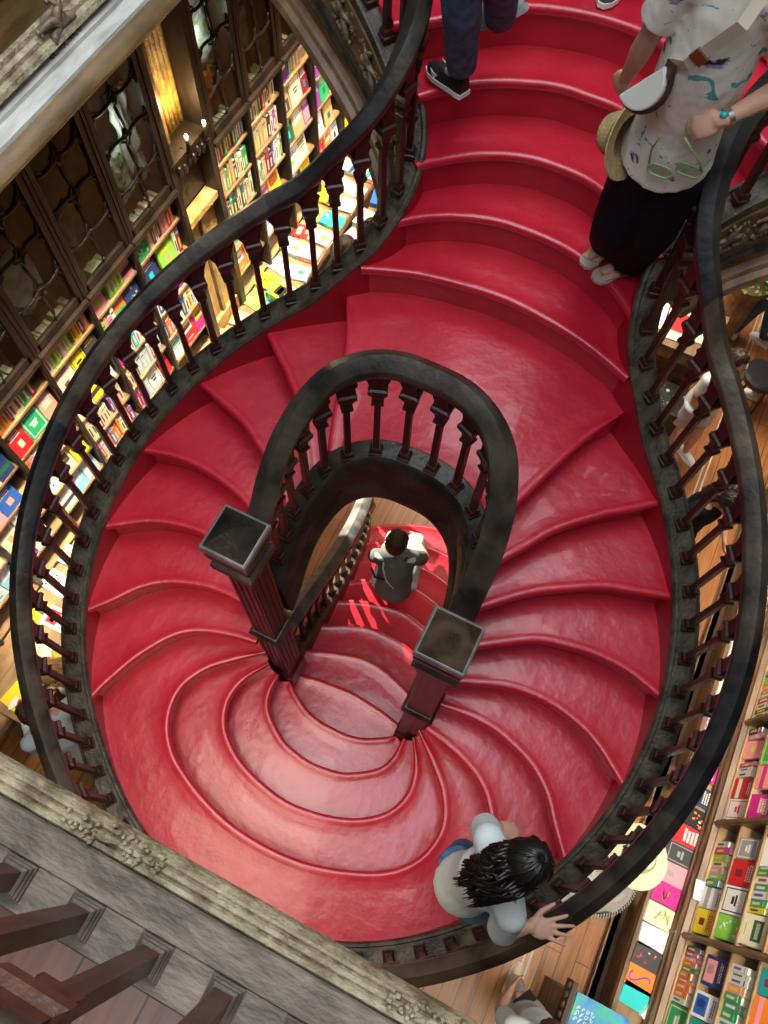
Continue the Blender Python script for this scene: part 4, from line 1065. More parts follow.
def figure(name, label, J, s, skin, hair, top, bottom, shoe, voxel=.009, sleeve='short', legs='trousers', face=(0, -1, 0), hup=(0, 0, 1), hands=None, girth=1.0, hairlen=0, cat='person', group=None, toprad=1.0, hairfn=None, legr=1.0, bare=False, shem=0, handk=1.02):
    J = {k: Vector(v) for k, v in J.items()}
    mid = (J['hip_l']+J['hip_r'])/2
    root = thing(name, label, cat, tuple(Vector((mid.x, mid.y, min(J['an_l'].z, J['an_r'].z)))), group)
    b = MB(); hh = hands or {}
    b.tube([mid-Vector((0, 0, .05*s)), mid, (mid+J['chest'])/2, J['chest'], (J['chest']+J['neck'])/2, J['neck']], [x*s*girth for x in (.09, .112, .10, .12, .10, .05)], 14)
    b.tube([J['neck']-(J['head']-J['neck'])*.2, J['neck'], J['neck'].lerp(J['head'], .7)], [.055*s, .048*s, .046*s], 12)
    for q in 'lr':
        b.tube([J['neck'].lerp(J['sh_'+q], .3), J['sh_'+q]], [.055*s, .052*s], 10); b.blob(J['sh_'+q], .053*s, 10, 8)
        b.tube([J['sh_'+q], J['sh_'+q].lerp(J['el_'+q], .5), J['el_'+q]], [.048*s, .043*s, .034*s], 10); b.blob(J['el_'+q], .034*s, 8, 6)
        b.tube([J['el_'+q], J['el_'+q].lerp(J['wr_'+q], .3), J['wr_'+q]], [.034*s, .036*s, .023*s], 10)
        b.tube([mid, J['hip_'+q], J['hip_'+q].lerp(J['kn_'+q], .5), J['kn_'+q]], [.085*s, .080*s*legr, .072*s*legr, .052*s*legr], 12); b.blob(J['kn_'+q], .052*s*legr, 8, 6)
        b.tube([J['kn_'+q], J['kn_'+q].lerp(J['an_'+q], .35), J['an_'+q]], [.050*s*legr, .054*s*legr, .033*s], 10)
        b.tube([J['an_'+q], J['an_'+q].lerp(J['toe_'+q], .5)+Vector((0, 0, -.02*s)), J['toe_'+q]], [.032*s, .028*s, .014*s], 8)
        h = hh.get(q); dv = (J['wr_'+q]-J['el_'+q]).normalized()
        if h: hand(b, J['wr_'+q], h[0], h[1], s*handk, h[2], h[3])
        else: hand(b, J['wr_'+q], dv, (1 if q == 'r' else -1, 0, .2), s, 'relax', 1 if q == 'r' else -1)
    Pf, Rf = head(b, J['head'], face, hup, s)
    remesh(b.build('body', skin, root), voxel, 5 if voxel > .006 else 7)
    e = MB()
    for q in (-1, 1): e.blob(Pf(q*.031, .080, .004), (.011*s, .006*s, .007*s), 8, 6, R=Rf)
    e.build('eye', M['eye'], root, smooth=True)
    MB().blob(Pf(0, .088, -.058), (.022*s, .008*s, .008*s), 10, 6, R=Rf).build('mouth', M['lip'], root, smooth=True)
    # hair
    hb = MB(); hb.blob(Pf(0, -.022, .040), (.088*s, .094*s, .090*s), 18, 12, R=Rf)
    hb.blob(Pf(0, -.045, -.01), (.080*s, .070*s, .085*s), 14, 10, R=Rf)
    rr_ = random.Random(int(J['head'].x*1000) % 97)
    for i in range(72):
        a = 2*PI*i/72+rr_.uniform(-.04, .04); low = -.02 if math.sin(a) < .45 else .045; pts = []
        for j in range(7):
            u = j/6; th = .12+u*1.35
            pts.append(Pf(.0895*math.sin(th)*math.cos(a+.15*math.sin(u*5+i)), -.024+.0955*math.sin(th)*math.sin(a), (.040+.091*math.cos(th))*(1-u)+(.040+.091*math.cos(th)+(low-.05)*u*.6)*u))
        hb.tube(pts, [.004*s, .006*s, .006*s, .006*s, .006*s, .005*s, .002*s], 5)
    if hairlen:
        for i in range(120):
            a = rr_.uniform(PI*.95, PI*2.05); x0 = .08*math.cos(a); y0 = -.03+.075*math.sin(a)
            p = Pf(x0, y0, rr_.uniform(-.04, .05)); pts = [p]; L = hairlen*rr_.uniform(.6, 1.05); ph = rr_.uniform(0, 6)
            dn = (J['chest']-J['head']).normalized(); back_ = -(Rf @ Vector((0, 1, 0)))
            for j in range(1, 9):
                u = j/8
                pts.append(p+dn*L*u*.95+back_*(.035+.03*u)*s+Vector((math.sin(ph+u*9), math.cos(ph+u*8), 0))*.018*s)
            hb.tube(pts, [.008*s]*5+[.007*s, .006*s, .004*s, .0015*s], 5)
    if hairfn: hairfn(hb, Pf, Rf)
    hb.build('hair', hair, root, smooth=True)
    # clothes
    t = MB(); g = girth*toprad
    if not bare:
        t.tube([mid+(mid-J['chest']).normalized()*(.06*s-shem), mid+(J['chest']-mid).normalized()*(shem+.01), (mid+J['chest'])/2, J['chest'], J['chest'].lerp(J['neck'], .6), J['chest'].lerp(J['neck'], .95)], [x*s*g for x in ((.158, .160, .138, .144, .115, .075) if not shem else (.180, .168, .150, .152, .125, .080))], 18)
        for q in 'lr':
            t.tube([J['chest'].lerp(J['neck'], .75), J['sh_'+q]], [.085*s, .066*s], 12); t.blob(J['sh_'+q], .067*s, 12, 8)
            if sleeve == 'short': t.tube([J['sh_'+q], J['sh_'+q].lerp(J['el_'+q], .66)], [.064*s, .066*s], 12)
            else: t.tube([J['sh_'+q], J['el_'+q], J['wr_'+q].lerp(J['el_'+q], .08)], [.064*s, .052*s, .036*s], 12); t.blob(J['el_'+q], .052*s, 8, 6)
        remesh(t.build('shirt' if sleeve == 'short' else 'jacket', top, root), max(voxel, .007), 8)
    l = MB()
    l.tube([mid+Vector((0, 0, .10*s+shem)), mid-Vector((0, 0, .04*s))], [(.132 if not shem else .098)*s*girth, .137*s*girth], 16)
    for q in 'lr':
        e_ = J['an_'+q].lerp(J['kn_'+q], .08)
        if legs == 'trousers': l.tube([mid, J['hip_'+q], J['kn_'+q], e_], [.118*s, .112*s*legr, .086*s*legr, .072*s*legr], 14)
        elif legs == 'wide': l.tube([mid.lerp(J['hip_'+q], .6), J['hip_'+q], J['kn_'+q], e_], [.108*s, .110*s, .112*s, .098*s], 14)
        elif legs == 'shorts': l.tube([mid.lerp(J['hip_'+q], .6), J['hip_'+q], J['hip_'+q].lerp(J['kn_'+q], .75)], [.115*s, .105*s, .092*s], 14)
        elif legs == 'dress': l.tube([mid, mid.lerp((J['kn_l']+J['kn_r'])/2, .95)], [.14*s, .21*s], 16)
    remesh(l.build({'trousers': 'trousers', 'wide': 'wide_trousers', 'shorts': 'shorts', 'dress': 'skirt'}[legs], bottom, root), max(voxel, .007), 8)
    if shoe:
        for q in 'lr':
            a = J['an_'+q]; to = J['toe_'+q]; d = (to-a); d.z = 0; d.normalize(); zf = min(a.z, to.z)
            make_shoe(root, a, to, s, shoe)
    return root, J, Pf, Rf
def make_shoe(root, a, to, s, m, sole=None, name='shoe'):
    a = Vector(a); to = Vector(to); d = (to-a); d.z = d.z*.6 if abs(d.z) > .072 else 0; d.normalize(); r = d.cross(Vector((0, 0, 1))).normalized(); up = r.cross(d)
    R = Matrix((r, d, up)).transposed(); c = MB(); z0 = Vector(to)-up*.030*s
    heel = z0-d*.20*s
    lv = []
    prof = [(0, .030, .085), (.03, .036, .088), (.08, .036, .080), (.13, .042, .074), (.18, .044, .062), (.22, .036, .046), (.245, .014, .026)]
    vs = []; fs = []; n = 10
    for (y, w_, h_) in prof:
        for j in range(n):
            an = PI*j/(n-1); vs.append(heel-d*.03*s+d*y*s+r*math.cos(an)*w_*s+up*(.014+max(0, math.sin(an))**.7*h_)*s)
    for i in range(len(prof)-1):
        for j in range(n-1): fs.append((i*n+j, i*n+j+1, (i+1)*n+j+1, (i+1)*n+j))
        fs.append((i*n, (i+1)*n, (i+1)*n+n-1, i*n+n-1))
    fs.append(tuple(range(n))); fs.append(tuple((len(prof)-1)*n+j for j in range(n-1, -1, -1)))
    c.add(vs, fs); o = c.build(name, m, root, smooth='auto')
    so = MB(); vs = []; fs = []
    out = [(heel-d*.036*s+d*y*s, w_+.005) for (y, w_, h_) in prof[:-1]]+[(heel+d*.222*s, .016)]
    top_ = []; 
    L = [p-r*w_*s for p, w_ in out]+[p+r*w_*s for p, w_ in reversed(out)]
    k = len(L); vs = [p for p in L]+[p+up*.022*s for p in L]
    fs = [tuple(range(k-1, -1, -1)), tuple(range(k, 2*k))]+[(i, (i+1) % k, k+(i+1) % k, k+i) for i in range(k)]
    so.add(vs, fs).build('sole', sole or BM['white'], o if False else root)
    return o
S = .86
# ---- woman on the landing, lower right, one hand on the rail
JA = dict(hip_l=(.735,.065,2.80), hip_r=(.835,-.02,2.80), chest=(.80,.07,3.15), neck=(.83,.095,3.30), head=(.850,.150,3.42),
 sh_l=(.745,.175,3.24), sh_r=(.905,-.005,3.21), el_l=(.735,.235,3.02), wr_l=(.79,.245,2.96), el_r=(.950,-.085,3.0), wr_r=(1.035,-.010,2.990),
 kn_l=(.77,.13,2.47), kn_r=(.84,.0,2.44), an_l=(.80,.11,2.16), an_r=(.88,-.01,2.16), toe_l=(.89,.20,2.125), toe_r=(.98,.08,2.125))
JA = {k: (v[0]+(.045 if k in ('wr_r', 'el_r') else .062), v[1]+(.035 if k in ('wr_r', 'el_r') else .034), v[2]) for k, v in JA.items()}
wa, J, Pf, Rf = figure('person', 'dark-haired person in white t-shirt climbing the lower right steps with a hand on the rail', JA, S, M['skin'], M['hairblack'], M['tee'], M['jeans'], BM['white'], voxel=.0036,
 face=(.62,.60,-.50), hup=(.3,.3,.9), handk=1.22, hands={'r': ((.93,.37,.05), (-.05,-.05,1), 'spread', -1), 'l': ((.9,.25,-.2), (-.2,.4,.9), 'fist', 1)}, hairlen=.25, toprad=1.04, girth=.84, legr=.86)
MB().sweep([Vector((1.062+.026*math.cos(a)*.8, .012+.026*math.sin(a), 2.992+.01*math.cos(a))) for a in [q*PI/8 for q in range(16)]], [(-.002, -.003), (.002, -.003), (.002, .003), (-.002, .003)], closed=True).build('bracelet', mat('gold_bracelet', (.55, .38, .12), .3, metal=1), wa)
# ---- child sitting on the lower flight, seen from behind
zc = zk(-7)
JC = dict(hip_l=(-.19,1.53,zc+.07), hip_r=(-.07,1.58,zc+.07), chest=(-.145,1.60,zc+.28), neck=(-.16,1.625,zc+.38), head=(-.172,1.65,zc+.47),
 sh_l=(-.245,1.575,zc+.335), sh_r=(-.065,1.655,zc+.335), el_l=(-.30,1.62,zc+.17), wr_l=(-.26,1.74,zc+.13), el_r=(-.02,1.74,zc+.18), wr_r=(-.10,1.82,zc+.14),
 kn_l=(-.24,1.80,zc+.10), kn_r=(-.12,1.84,zc+.10), an_l=(-.24,1.90,zk(-9)+.07), an_r=(-.12,1.93,zk(-9)+.07), toe_l=(-.26,2.00,zk(-9)+.035), toe_r=(-.13,2.04,zk(-9)+.035))
cb0 = Vector((-.14, 1.56, zc)); KC = 1.20
def cs(p): return cb0+(Vector(p)-cb0)*KC+Vector((-.005, .045, 0))
JC = {k: (cs(v) if not k.startswith(('an', 'toe')) else Vector(v)+Vector((0, .10, 0))) for k, v in JC.items()}
ch, J, Pf, Rf = figure('person', 'brown-haired child in a grey t-shirt sitting on the sunlit lower steps, back turned', JC, .82, M['skin'], M['hairbrown'], M['greytee'], M['paljeans'], BM['grey'], voxel=.006,
 face=(.0,.93,-.25), hup=(0,.25,1), toprad=1.05, girth=1.0)
MB().tube([cs(q) for q in [(-.235,1.515,zc+.06), (-.17,1.495,zc+.045), (-.10,1.515,zc+.045), (-.03,1.56,zc+.06)]], [.03]*4, 8).build('shirt_hem', M['whitehem'], ch, smooth=True)
MB().tube([cs(q) for q in [(-.215,1.58,zc+.385), (-.19,1.52,zc+.33), (-.15,1.49,zc+.25), (-.09,1.49,zc+.17), (-.03,1.54,zc+.10)]], .0065, 6).build('bag_strap', M['whitehem'], ch, smooth=True)
MB().tube([cs(q) for q in [(-.095,1.62,zc+.395), (-.12,1.545,zc+.33), (-.165,1.495,zc+.25), (-.225,1.495,zc+.21), (-.27,1.54,zc+.19)]], .0075, 6).build('bag_strap', BM['black'], ch, smooth=True)
for q in (-1, 1): MB().blob(cs((-.155+q*.075, 1.60+q*.03, zc+.372)), (.045, .035, .012), 8, 6).build('shoulder_patch', M['paljeans'], ch, smooth=True)
# ---- woman leaning on the upper right rail
zb = zk(9)
JB = dict(hip_l=(.435,2.17,4.34), hip_r=(.325,2.15,4.34), chest=(.382,2.04,4.78), neck=(.384,1.97,5.06), head=(.384,1.91,5.22),
 sh_l=(.510,1.99,4.97), sh_r=(.262,1.975,4.97), el_l=(.600,2.08,4.742), wr_l=(.482,1.945,4.690), el_r=(.222,2.02,4.775), wr_r=(.193,2.11,4.60),
 kn_l=(.435,2.25,4.02), kn_r=(.325,2.22,4.02), an_l=(.405,2.36,zb+.075), an_r=(.305,2.42,zb+.075), toe_l=(.335,2.28,zb+.028), toe_r=(.265,2.33,zb+.028))
def prshirt():
    m, n, l, b = nt('printed_white_shirt'); tc = n.new('ShaderNodeTexCoord'); v = n.new('ShaderNodeTexNoise'); v.inputs['Scale'].default_value = 13; v.inputs['Detail'].default_value = 4; v.inputs['Distortion'].default_value = 1.5
    l.new(tc.outputs['Object'], v.inputs['Vector']); rp = n.new('ShaderNodeValToRGB'); rp.color_ramp.interpolation = 'CONSTANT'; e = rp.color_ramp.elements
    e[0].position = 0; e[0].color = (.10, .42, .45, 1); e[1].position = .335; e[1].color = (.84, .82, .74, 1)
    q = e.new(.655); q.color = (.34, .33, .50, 1); q = e.new(.69); q.color = (.03, .03, .04, 1)
    l.new(v.outputs['Fac'], rp.inputs['Fac']); l.new(rp.outputs['Color'], b.inputs['Base Color']); b.inputs['Roughness'].default_value = .8
    nb = n.new('ShaderNodeTexNoise'); nb.inputs['Scale'].default_value = 6; bp = n.new('ShaderNodeBump'); bp.inputs['Strength'].default_value = .5; bp.inputs['Distance'].default_value = .03
    l.new(nb.outputs['Fac'], bp.inputs['Height']); l.new(bp.outputs['Normal'], b.inputs['Normal']); return m
wb, J, Pf, Rf = figure('person', 'person in a printed white shirt and black wide trousers leaning on the upper right rail', JB, S, M['skin2'], M['hairbrown'], prshirt(), M['blackcloth'], None, voxel=.0045,
 legs='wide', face=(0,-.9,-.4), shem=.10, hands={'l': ((-.75,-.12,-.55), (-.1,-.9,.6), 'fist', 1), 'r': ((-.35,.4,-.8), (-.6,-.7,-.1), 'fist', -1)}, hairlen=.2, toprad=.92)
for q, jj in (('left', 'l'), ('right', 'r')):
    a = J['an_'+jj]; to = J['toe_'+jj]; d = Vector((to.x-a.x, to.y-a.y, 0)).normalized(); r = Vector((d.y, -d.x, 0))
    c0 = Vector((to.x, to.y, zb+.006))-d*.065
    out = [(-.095, .022), (-.05, .030), (0, .030), (.05, .040), (.08, .034), (.098, .014)]
    L = [tuple((c0+d*y-r*w_)[:2]) for y, w_ in out]+[tuple((c0+d*y+r*w_)[:2]) for y, w_ in reversed(out)]
    sh = MB().prism(L, zb+.001, zb+.014).build('flip_flop', mat('pale_rubber_'+q, (.42, .38, .33), .6), wb)
    toes = MB()
    for i in range(5):
        p = c0+d*(.052-.006*abs(i-1))+r*(i-2)*.014*(1 if jj == 'l' else -1); toes.tube([p-d*.05+Vector((0, 0, .018)), p+Vector((0, 0, .014)), p+d*(.022-.003*i)+Vector((0, 0, .010))], [.012, .0085, .0065], 7)
    toes.tube([c0-d*.085+Vector((0, 0, .030)), c0-d*.02+Vector((0, 0, .032)), c0+d*.03+Vector((0, 0, .020))], [.024, .028, .026], 10)
    remesh(toes.build('foot', M['skin2'], wb), .004, 3)
    st_ = MB(); tp = c0+d*.050+Vector((0, 0, .026))
    for q2 in (-1, 1): st_.tube([tp, c0+d*.01+r*q2*.022+Vector((0, 0, .046)), c0-d*.03+r*q2*.032+Vector((0, 0, .012))], .0038, 6)
    st_.build('thong_strap', BM['black'], wb, smooth=True)
wt = MB(); wt.sweep([Vector((.500+.0*math.cos(a), 0, 0)) for a in (0, 1)], [(0, 0), (.001, 0), (.001, .001)])
def band(name, c, ax, rad, wdt, th, m, parent):
    ax = Vector(ax).normalized(); u = ax.cross(Vector((0, 0, 1))).normalized(); v = ax.cross(u); b = MB(); n = 20; vs = []; fs = []
    for i in range(n):
        a = 2*PI*i/n; e = u*math.cos(a)+v*math.sin(a)
        for rr, aa in ((rad, -wdt/2), (rad+th, -wdt/2), (rad+th, wdt/2), (rad, wdt/2)): vs.append(Vector(c)+e*rr+ax*aa)
    for i in range(n):
        for j in range(4): fs.append((i*4+j, ((i+1) % n)*4+j, ((i+1) % n)*4+(j+1) % 4, i*4+(j+1) % 4))
    return b.add(vs, fs).build(name, m, parent, smooth='auto')
wc = J['wr_l']+(J['el_l']-J['wr_l'])*.07; wx = J['el_l']-J['wr_l']
bnd = band('wrist_watch', wc, wx, .0225, .014, .003, mat('steel', (.55, .55, .53), .3, metal=1), wb)
MB().blob(wc+Vector((-.012, -.018, .016)), (.011, .009, .009), 10, 8).build('watch_face', mat('watch_teal', (.02, .42, .42), .2), bnd, smooth=True)
# shoulder bag with strap, hat and sunglasses she carries
bag = thing('shoulder_bag', 'small white half-moon shoulder bag with dark trim hanging at the waist of the white-shirted person', 'bag', (.25, 2.0, 4.6))
bc_ = Vector((.262, 1.985, 4.60)); bx_ = Vector((-.35, -.35, -.6)).normalized(); bz = Vector((-.55, -.60, .45)).normalized()
def halfmoon(c, w_, h_, th, X, Z):
    Y = Z.cross(X); n = 16; pts = [(w_*math.cos(PI*i/(n-1)), -h_*math.sin(PI*i/(n-1))) for i in range(n)]; vs = []
    for tz in (-th, th):
        for x, y in pts: vs.append(c+X*x+Y*y+Z*tz)
    fs = [tuple(range(n-1, -1, -1)), tuple(range(n, 2*n))]+[(i, (i+1) % n, n+(i+1) % n, n+i) for i in range(n)]
    return MB().add(vs, fs)
BX = Vector((.50, -.05, .70)).normalized(); BZ = Vector((-.30, -.85, .50)); BZ = (BZ-BX*BZ.dot(BX)).normalized()
bc_ = Vector((.258, 1.955, 4.715))
halfmoon(bc_, .075, .070, .022, BX, BZ).build('bag_body', mat('white_leather', (.66, .64, .58), .5), bag, bevel=.006)
BY = BZ.cross(BX)
MB().tube([bc_+BX*.076*math.cos(a)-BY*.071*math.sin(a)-BZ*.0 for a in [PI*i/15 for i in range(16)]], .010, 8).build('trim', mat('dark_brown_leather', (.05, .025, .015), .4), bag, smooth=True)
def ribbon(pts, w_, m, parent, name, th=.004, out=(0, -1, 0)):
    P = [Vector(p) for p in pts]; vs = []; fs = []; o_ = Vector(out)
    for i, p in enumerate(P):
        t = (P[min(i+1, len(P)-1)]-P[max(i-1, 0)]).normalized(); r = t.cross(o_).normalized(); n_ = r.cross(t)
        for a, b_ in ((-w_/2, 0), (w_/2, 0), (w_/2, th), (-w_/2, th)): vs.append(p+r*a+n_*b_)
    k = len(P)
    for i in range(k-1):
        for j in range(4): fs.append((i*4+j, (i+1)*4+j, (i+1)*4+(j+1) % 4, i*4+(j+1) % 4))
    fs += [(0, 1, 2, 3), ((k-1)*4+3, (k-1)*4+2, (k-1)*4+1, (k-1)*4)]
    return MB().add(vs, fs).build(name, m, parent)
ribbon([bc_+BX*.08, (.345, 1.905, 4.82), (.385, 1.88, 4.90), (.425, 1.855, 4.975), (.44, 1.90, 5.03)], .030, mat('cream_strap', (.58, .50, .38), .6), bag, 'strap', out=(.1, -.9, .3))
ribbon([bc_+BX*.07, (.322, 1.918, 4.783)], .034, mat('brown_leather_tab', (.06, .03, .02), .4), bag, 'strap_tab', th=.008, out=(.1, -.9, .3))
ribbon([(.358, 1.897, 4.846), (.372, 1.888, 4.874)], .038, mat('brass', (.50, .36, .18), .3, metal=1), bag, 'buckle', th=.010, out=(.1, -.9, .3))
if False: MB().box((.372, 1.880, 4.870), (.045, .012, .045), ry=-.8).build('buckle', mat('brass', (.50, .36, .18), .3, metal=1), bag)
hat = thing('sun_hat', 'beige sun hat with wide brim dangling from the hand of the white-shirted person', 'hat', (.2, 2.28, 4.3))
HX = Vector((-.86, .36, -.30)).normalized(); hc = Vector((.258, 2.10, 4.425))
def lathe(c, ax, prof, m, parent, name, n=28, sm='auto'):
    ax = Vector(ax).normalized(); u = ax.cross(Vector((0, 0, 1))).normalized(); v = ax.cross(u); vs = []; fs = []
    for (t, r) in prof:
        for i in range(n):
            a = 2*PI*i/n; vs.append(Vector(c)+ax*t+(u*math.cos(a)+v*math.sin(a))*r)
    for j in range(len(prof)-1):
        for i in range(n): fs.append((j*n+i, j*n+(i+1) % n, (j+1)*n+(i+1) % n, (j+1)*n+i))
    return MB().add(vs, fs).build(name, m, parent, smooth=sm)
straw = mat('beige_woven_straw', (.50, .36, .17), .8, var=.12, scale=60, bump=.4, bscale=120)
lathe(hc, HX, [(-.012, .118), (-.004, .105), (.0, .075), (.012, .068), (.055, .064), (.078, .052), (.088, .030), (.090, .001)], straw, hat, 'crown')
lathe(hc, HX, [(-.002, .066), (-.004, .085), (-.016, .119), (-.012, .121), (.0, .090), (.003, .066)], straw, hat, 'brim')
lathe(hc, HX, [(.006, .0705), (.006, .0725), (.026, .0700), (.026, .0680)], mat('hat_band', (.16, .10, .05), .7), hat, 'ribbon')
sg_ = thing('sunglasses', 'green-framed sunglasses held low by the white-shirted person', 'sunglasses', (.42, 2.12, 4.40))
gm = mat('green_plastic', (.24, .42, .16), .3)
c1 = Vector((.385, 1.98, 4.455)); c2 = Vector((.460, 1.985, 4.485))
for c in (c1, c2):
    fr = MB(); sp = lambda v: math.copysign(abs(v)**.55, v); pts = [c+Vector((.034*sp(math.cos(a)), -.004, .018*sp(math.sin(a))+.004)) for a in [q*2*PI/20 for q in range(21)]]
    fr.tube(pts, .0034, 6); o = fr.build('frame', gm, sg_, smooth=True)
    MB().blob(c+Vector((0, 0, .004)), (.033, .002, .017), 12, 6).build('lens', M['glass'], sg_, smooth=True)
MB().tube([c1+Vector((-.036, 0, .01)), c1+Vector((-.045, .01, .05)), Vector((.352, 1.93, 4.60))], .003, 6).build('temple', gm, sg_, smooth=True)
MB().tube([c2+Vector((.036, 0, .01)), Vector((.475, 1.95, 4.55)), Vector((.41, 1.93, 4.62))], .003, 6).build('temple', gm, sg_, smooth=True)
# ---- walker at the top of the flight: jeans and black trainer with white tick
JM = dict(hip_l=(-.44,2.30,4.78), hip_r=(-.33,2.30,4.78), chest=(-.40,2.22,5.15), neck=(-.41,2.20,5.36), head=(-.42,2.18,5.50),
 sh_l=(-.52,2.2,5.28), sh_r=(-.27,2.22,5.28), el_l=(-.56,2.15,5.03), wr_l=(-.60,2.05,4.85), el_r=(-.24,2.30,5.03), wr_r=(-.22,2.38,4.85),
 kn_l=(-.425,2.40,4.42), kn_r=(-.335,2.48,4.52), an_l=(-.445,2.535,4.11), an_r=(-.365,2.66,4.25), toe_l=(-.585,2.59,4.045), toe_r=(-.30,2.66,4.33))
mn, J, Pf, Rf = figure('person', 'person in blue jeans and a black trainer walking at the top of the stairs', JM, S, M['skin'], M['hairbrown'], M['darktop'], M['jeans'], None, voxel=.007, face=(-.9,-.3,-.2), legr=.92)
bs = mat('black_knit_shoe', (.012, .012, .014), .6)
sh = make_shoe(mn, J['an_l'], (-.590, 2.592, 4.041), .80, bs, name='trainer')
# white tick on both sides of the trainer, and pale heel foam
a = Vector((-.40, 2.545, 4.0)); dsh = Vector((-.97, .24, 0)).normalized(); rsh = Vector((dsh.y, -dsh.x, 0))
for sgn in (1, -1):
    base = Vector((-.528, 2.576, 4.034))+rsh*.0335*sgn
    crv = [(-.048, .028, .001), (-.020, .018, .005), (.006, .010, .010), (.024, .010, .010), (.034, .020, .006), (.040, .030, .001)]
    vs = []; fs = []
    for (u, z, w_) in crv:
        for q in (-1, 1): vs.append(base+dsh*u+Vector((0, 0, z+q*w_))+rsh*sgn*(.005 if z < .02 else .003))
    fs = [(2*i, 2*i+2, 2*i+3, 2*i+1) for i in range(len(crv)-1)]
    o = MB().add(vs, fs).build('tick_mark', BM['white'], mn); so = o.modifiers.new('s', 'SOLIDIFY'); so.thickness = .003; so.offset = 0
MB().box(tuple(Vector((-.470, 2.562, 4.018))), (.080, .078, .030), rz=math.atan2(dsh.y, dsh.x), top=.85).build('heel_foam', BM['white'], mn, bevel=.006)
make_shoe(mn, J['an_r'], J['toe_r'], .78, mat('grey_suede', (.22, .23, .23), .8), sole=BM['grey'])
# ---- generic standing or walking people around the shop
def stand(x, y, z0, yaw, s=S, lean=0, step_=0.0, armf=.25, bend=0):
    c, n_ = math.cos(yaw), math.sin(yaw)
    def P(a, f, z): return (x+(a*c-f*n_)*s, y+(a*n_+f*c)*s, z0+z*s)    # a: to the right, f: forward (+y at yaw 0)
    return dict(hip_l=P(-.09, 0, .90), hip_r=P(.09, 0, .90), chest=P(0, lean*.5, 1.25), neck=P(0, lean, 1.45), head=P(0, lean*1.3+.03, 1.58), sh_l=P(-.18, lean*.9, 1.39), sh_r=P(.18, lean*.9, 1.39),
     el_l=P(-.23, lean+.02, 1.12), el_r=P(.23, lean+.02, 1.12), wr_l=P(-.17, lean+armf, 1.02), wr_r=P(.17, lean+armf, 1.02), kn_l=P(-.09, step_*.6+.02, .48), kn_r=P(.09, -step_*.4+.03, .48),
     an_l=P(-.09, step_, .08), an_r=P(.09, -step_, .08+bend), toe_l=P(-.10, step_+.15, .035), toe_r=P(.10, -step_+.15, .035+bend))
PP = [
 (stand(-1.70, 3.72, 0, -.9, armf=.3, lean=.05), 'person in a dark hooded top and cream cap browsing picture books', M['darktop'], 'long', 'trousers', M['darktop'], M['hairbrown'], (.4, .7, -.5), BM['black']),
 (stand(-1.47, 4.05, 0, 2.0, armf=.25, lean=.04), 'dark-haired person in a blue patterned scarf facing the cream-capped browser', 'scarf', 'long', 'trousers', M['darktop'], M['hairblack'], (-.5, -.6, -.5), BM['black']),
 (stand(-1.62, .14, 0, 2.6, armf=.30, lean=.10), 'dark-blond person in a yellow top behind the left balusters', 'yellow', 'short', 'trousers', M['paljeans'], M['hairblond'], (-.8, -.3, -.5), BM['white']),
 (stand(-1.50, -.26, 0, 1.3, armf=.30, lean=.12), 'person in a pale blue shirt leaning over the books at lower left', 'paleblue', 'long', 'trousers', M['paljeans'], M['hairbrown'], (-.9, .2, -.5), BM['white']),
 (stand(1.41, 4.17, 0, -2.2, step_=.14, armf=.1), 'person in pale blue shorts and white trainers striding behind the right balusters', M['tee'], 'short', 'shorts', M['paljeans'], M['hairbrown'], (.6, -.6, 0), BM['white']),
 (stand(1.60, 3.12, 0, -2.4, armf=.2, lean=.1), 'person in a black dress with a shoulder strap behind the right balusters', M['blackcloth'], 'short', 'dress', M['blackcloth'], M['hairblack'], (.5, -.6, -.4), BM['white']),
 (stand(1.72, 5.66, 0, 1.2, step_=.16, armf=.15), 'person in blue jeans and white trainers walking at the right edge', M['paljeans'], 'short', 'trousers', M['jeans'], M['hairbrown'], (-.9, .3, 0), BM['white']),
 (stand(1.98, 5.12, 0, 1.4, armf=.2), 'person in light jeans beside the black seat at the right edge', M['tee'], 'short', 'trousers', M['paljeans'], M['hairblack'], (-.9, .2, 0), BM['white'])]
sc_m = mat('blue_patterned_scarf', (.05, .12, .30), .8, col2=(.60, .65, .70), scale=40)
cols = {'scarf': sc_m, 'yellow': mat('yellow_cloth', (.62, .55, .06), .8, var=.1, bump=.4, bscale=9), 'paleblue': mat('pale_blue_cloth', (.52, .62, .72), .8, bump=.4, bscale=7)}
ppl = []
for J_, lb, top, sl, lg, bot, hr, fc, shoe in PP:
    r_, J, Pf, Rf = figure('person', lb, J_, S, M['skin'], hr, cols.get(top, top) if isinstance(top, str) else top, bot, shoe, voxel=.011, sleeve=sl, legs=lg, face=fc, hairlen=.22 if 'blond' in lb or 'dress' in lb else 0)
    ppl.append((r_, J, Pf, Rf))
lathe(ppl[0][2](0, -.01, .05), (0, 0, 1), [(-.02, .098), (.03, .098), (.075, .075), (.098, .03), (.10, .001)], BM['cream'], ppl[0][0], 'cap')
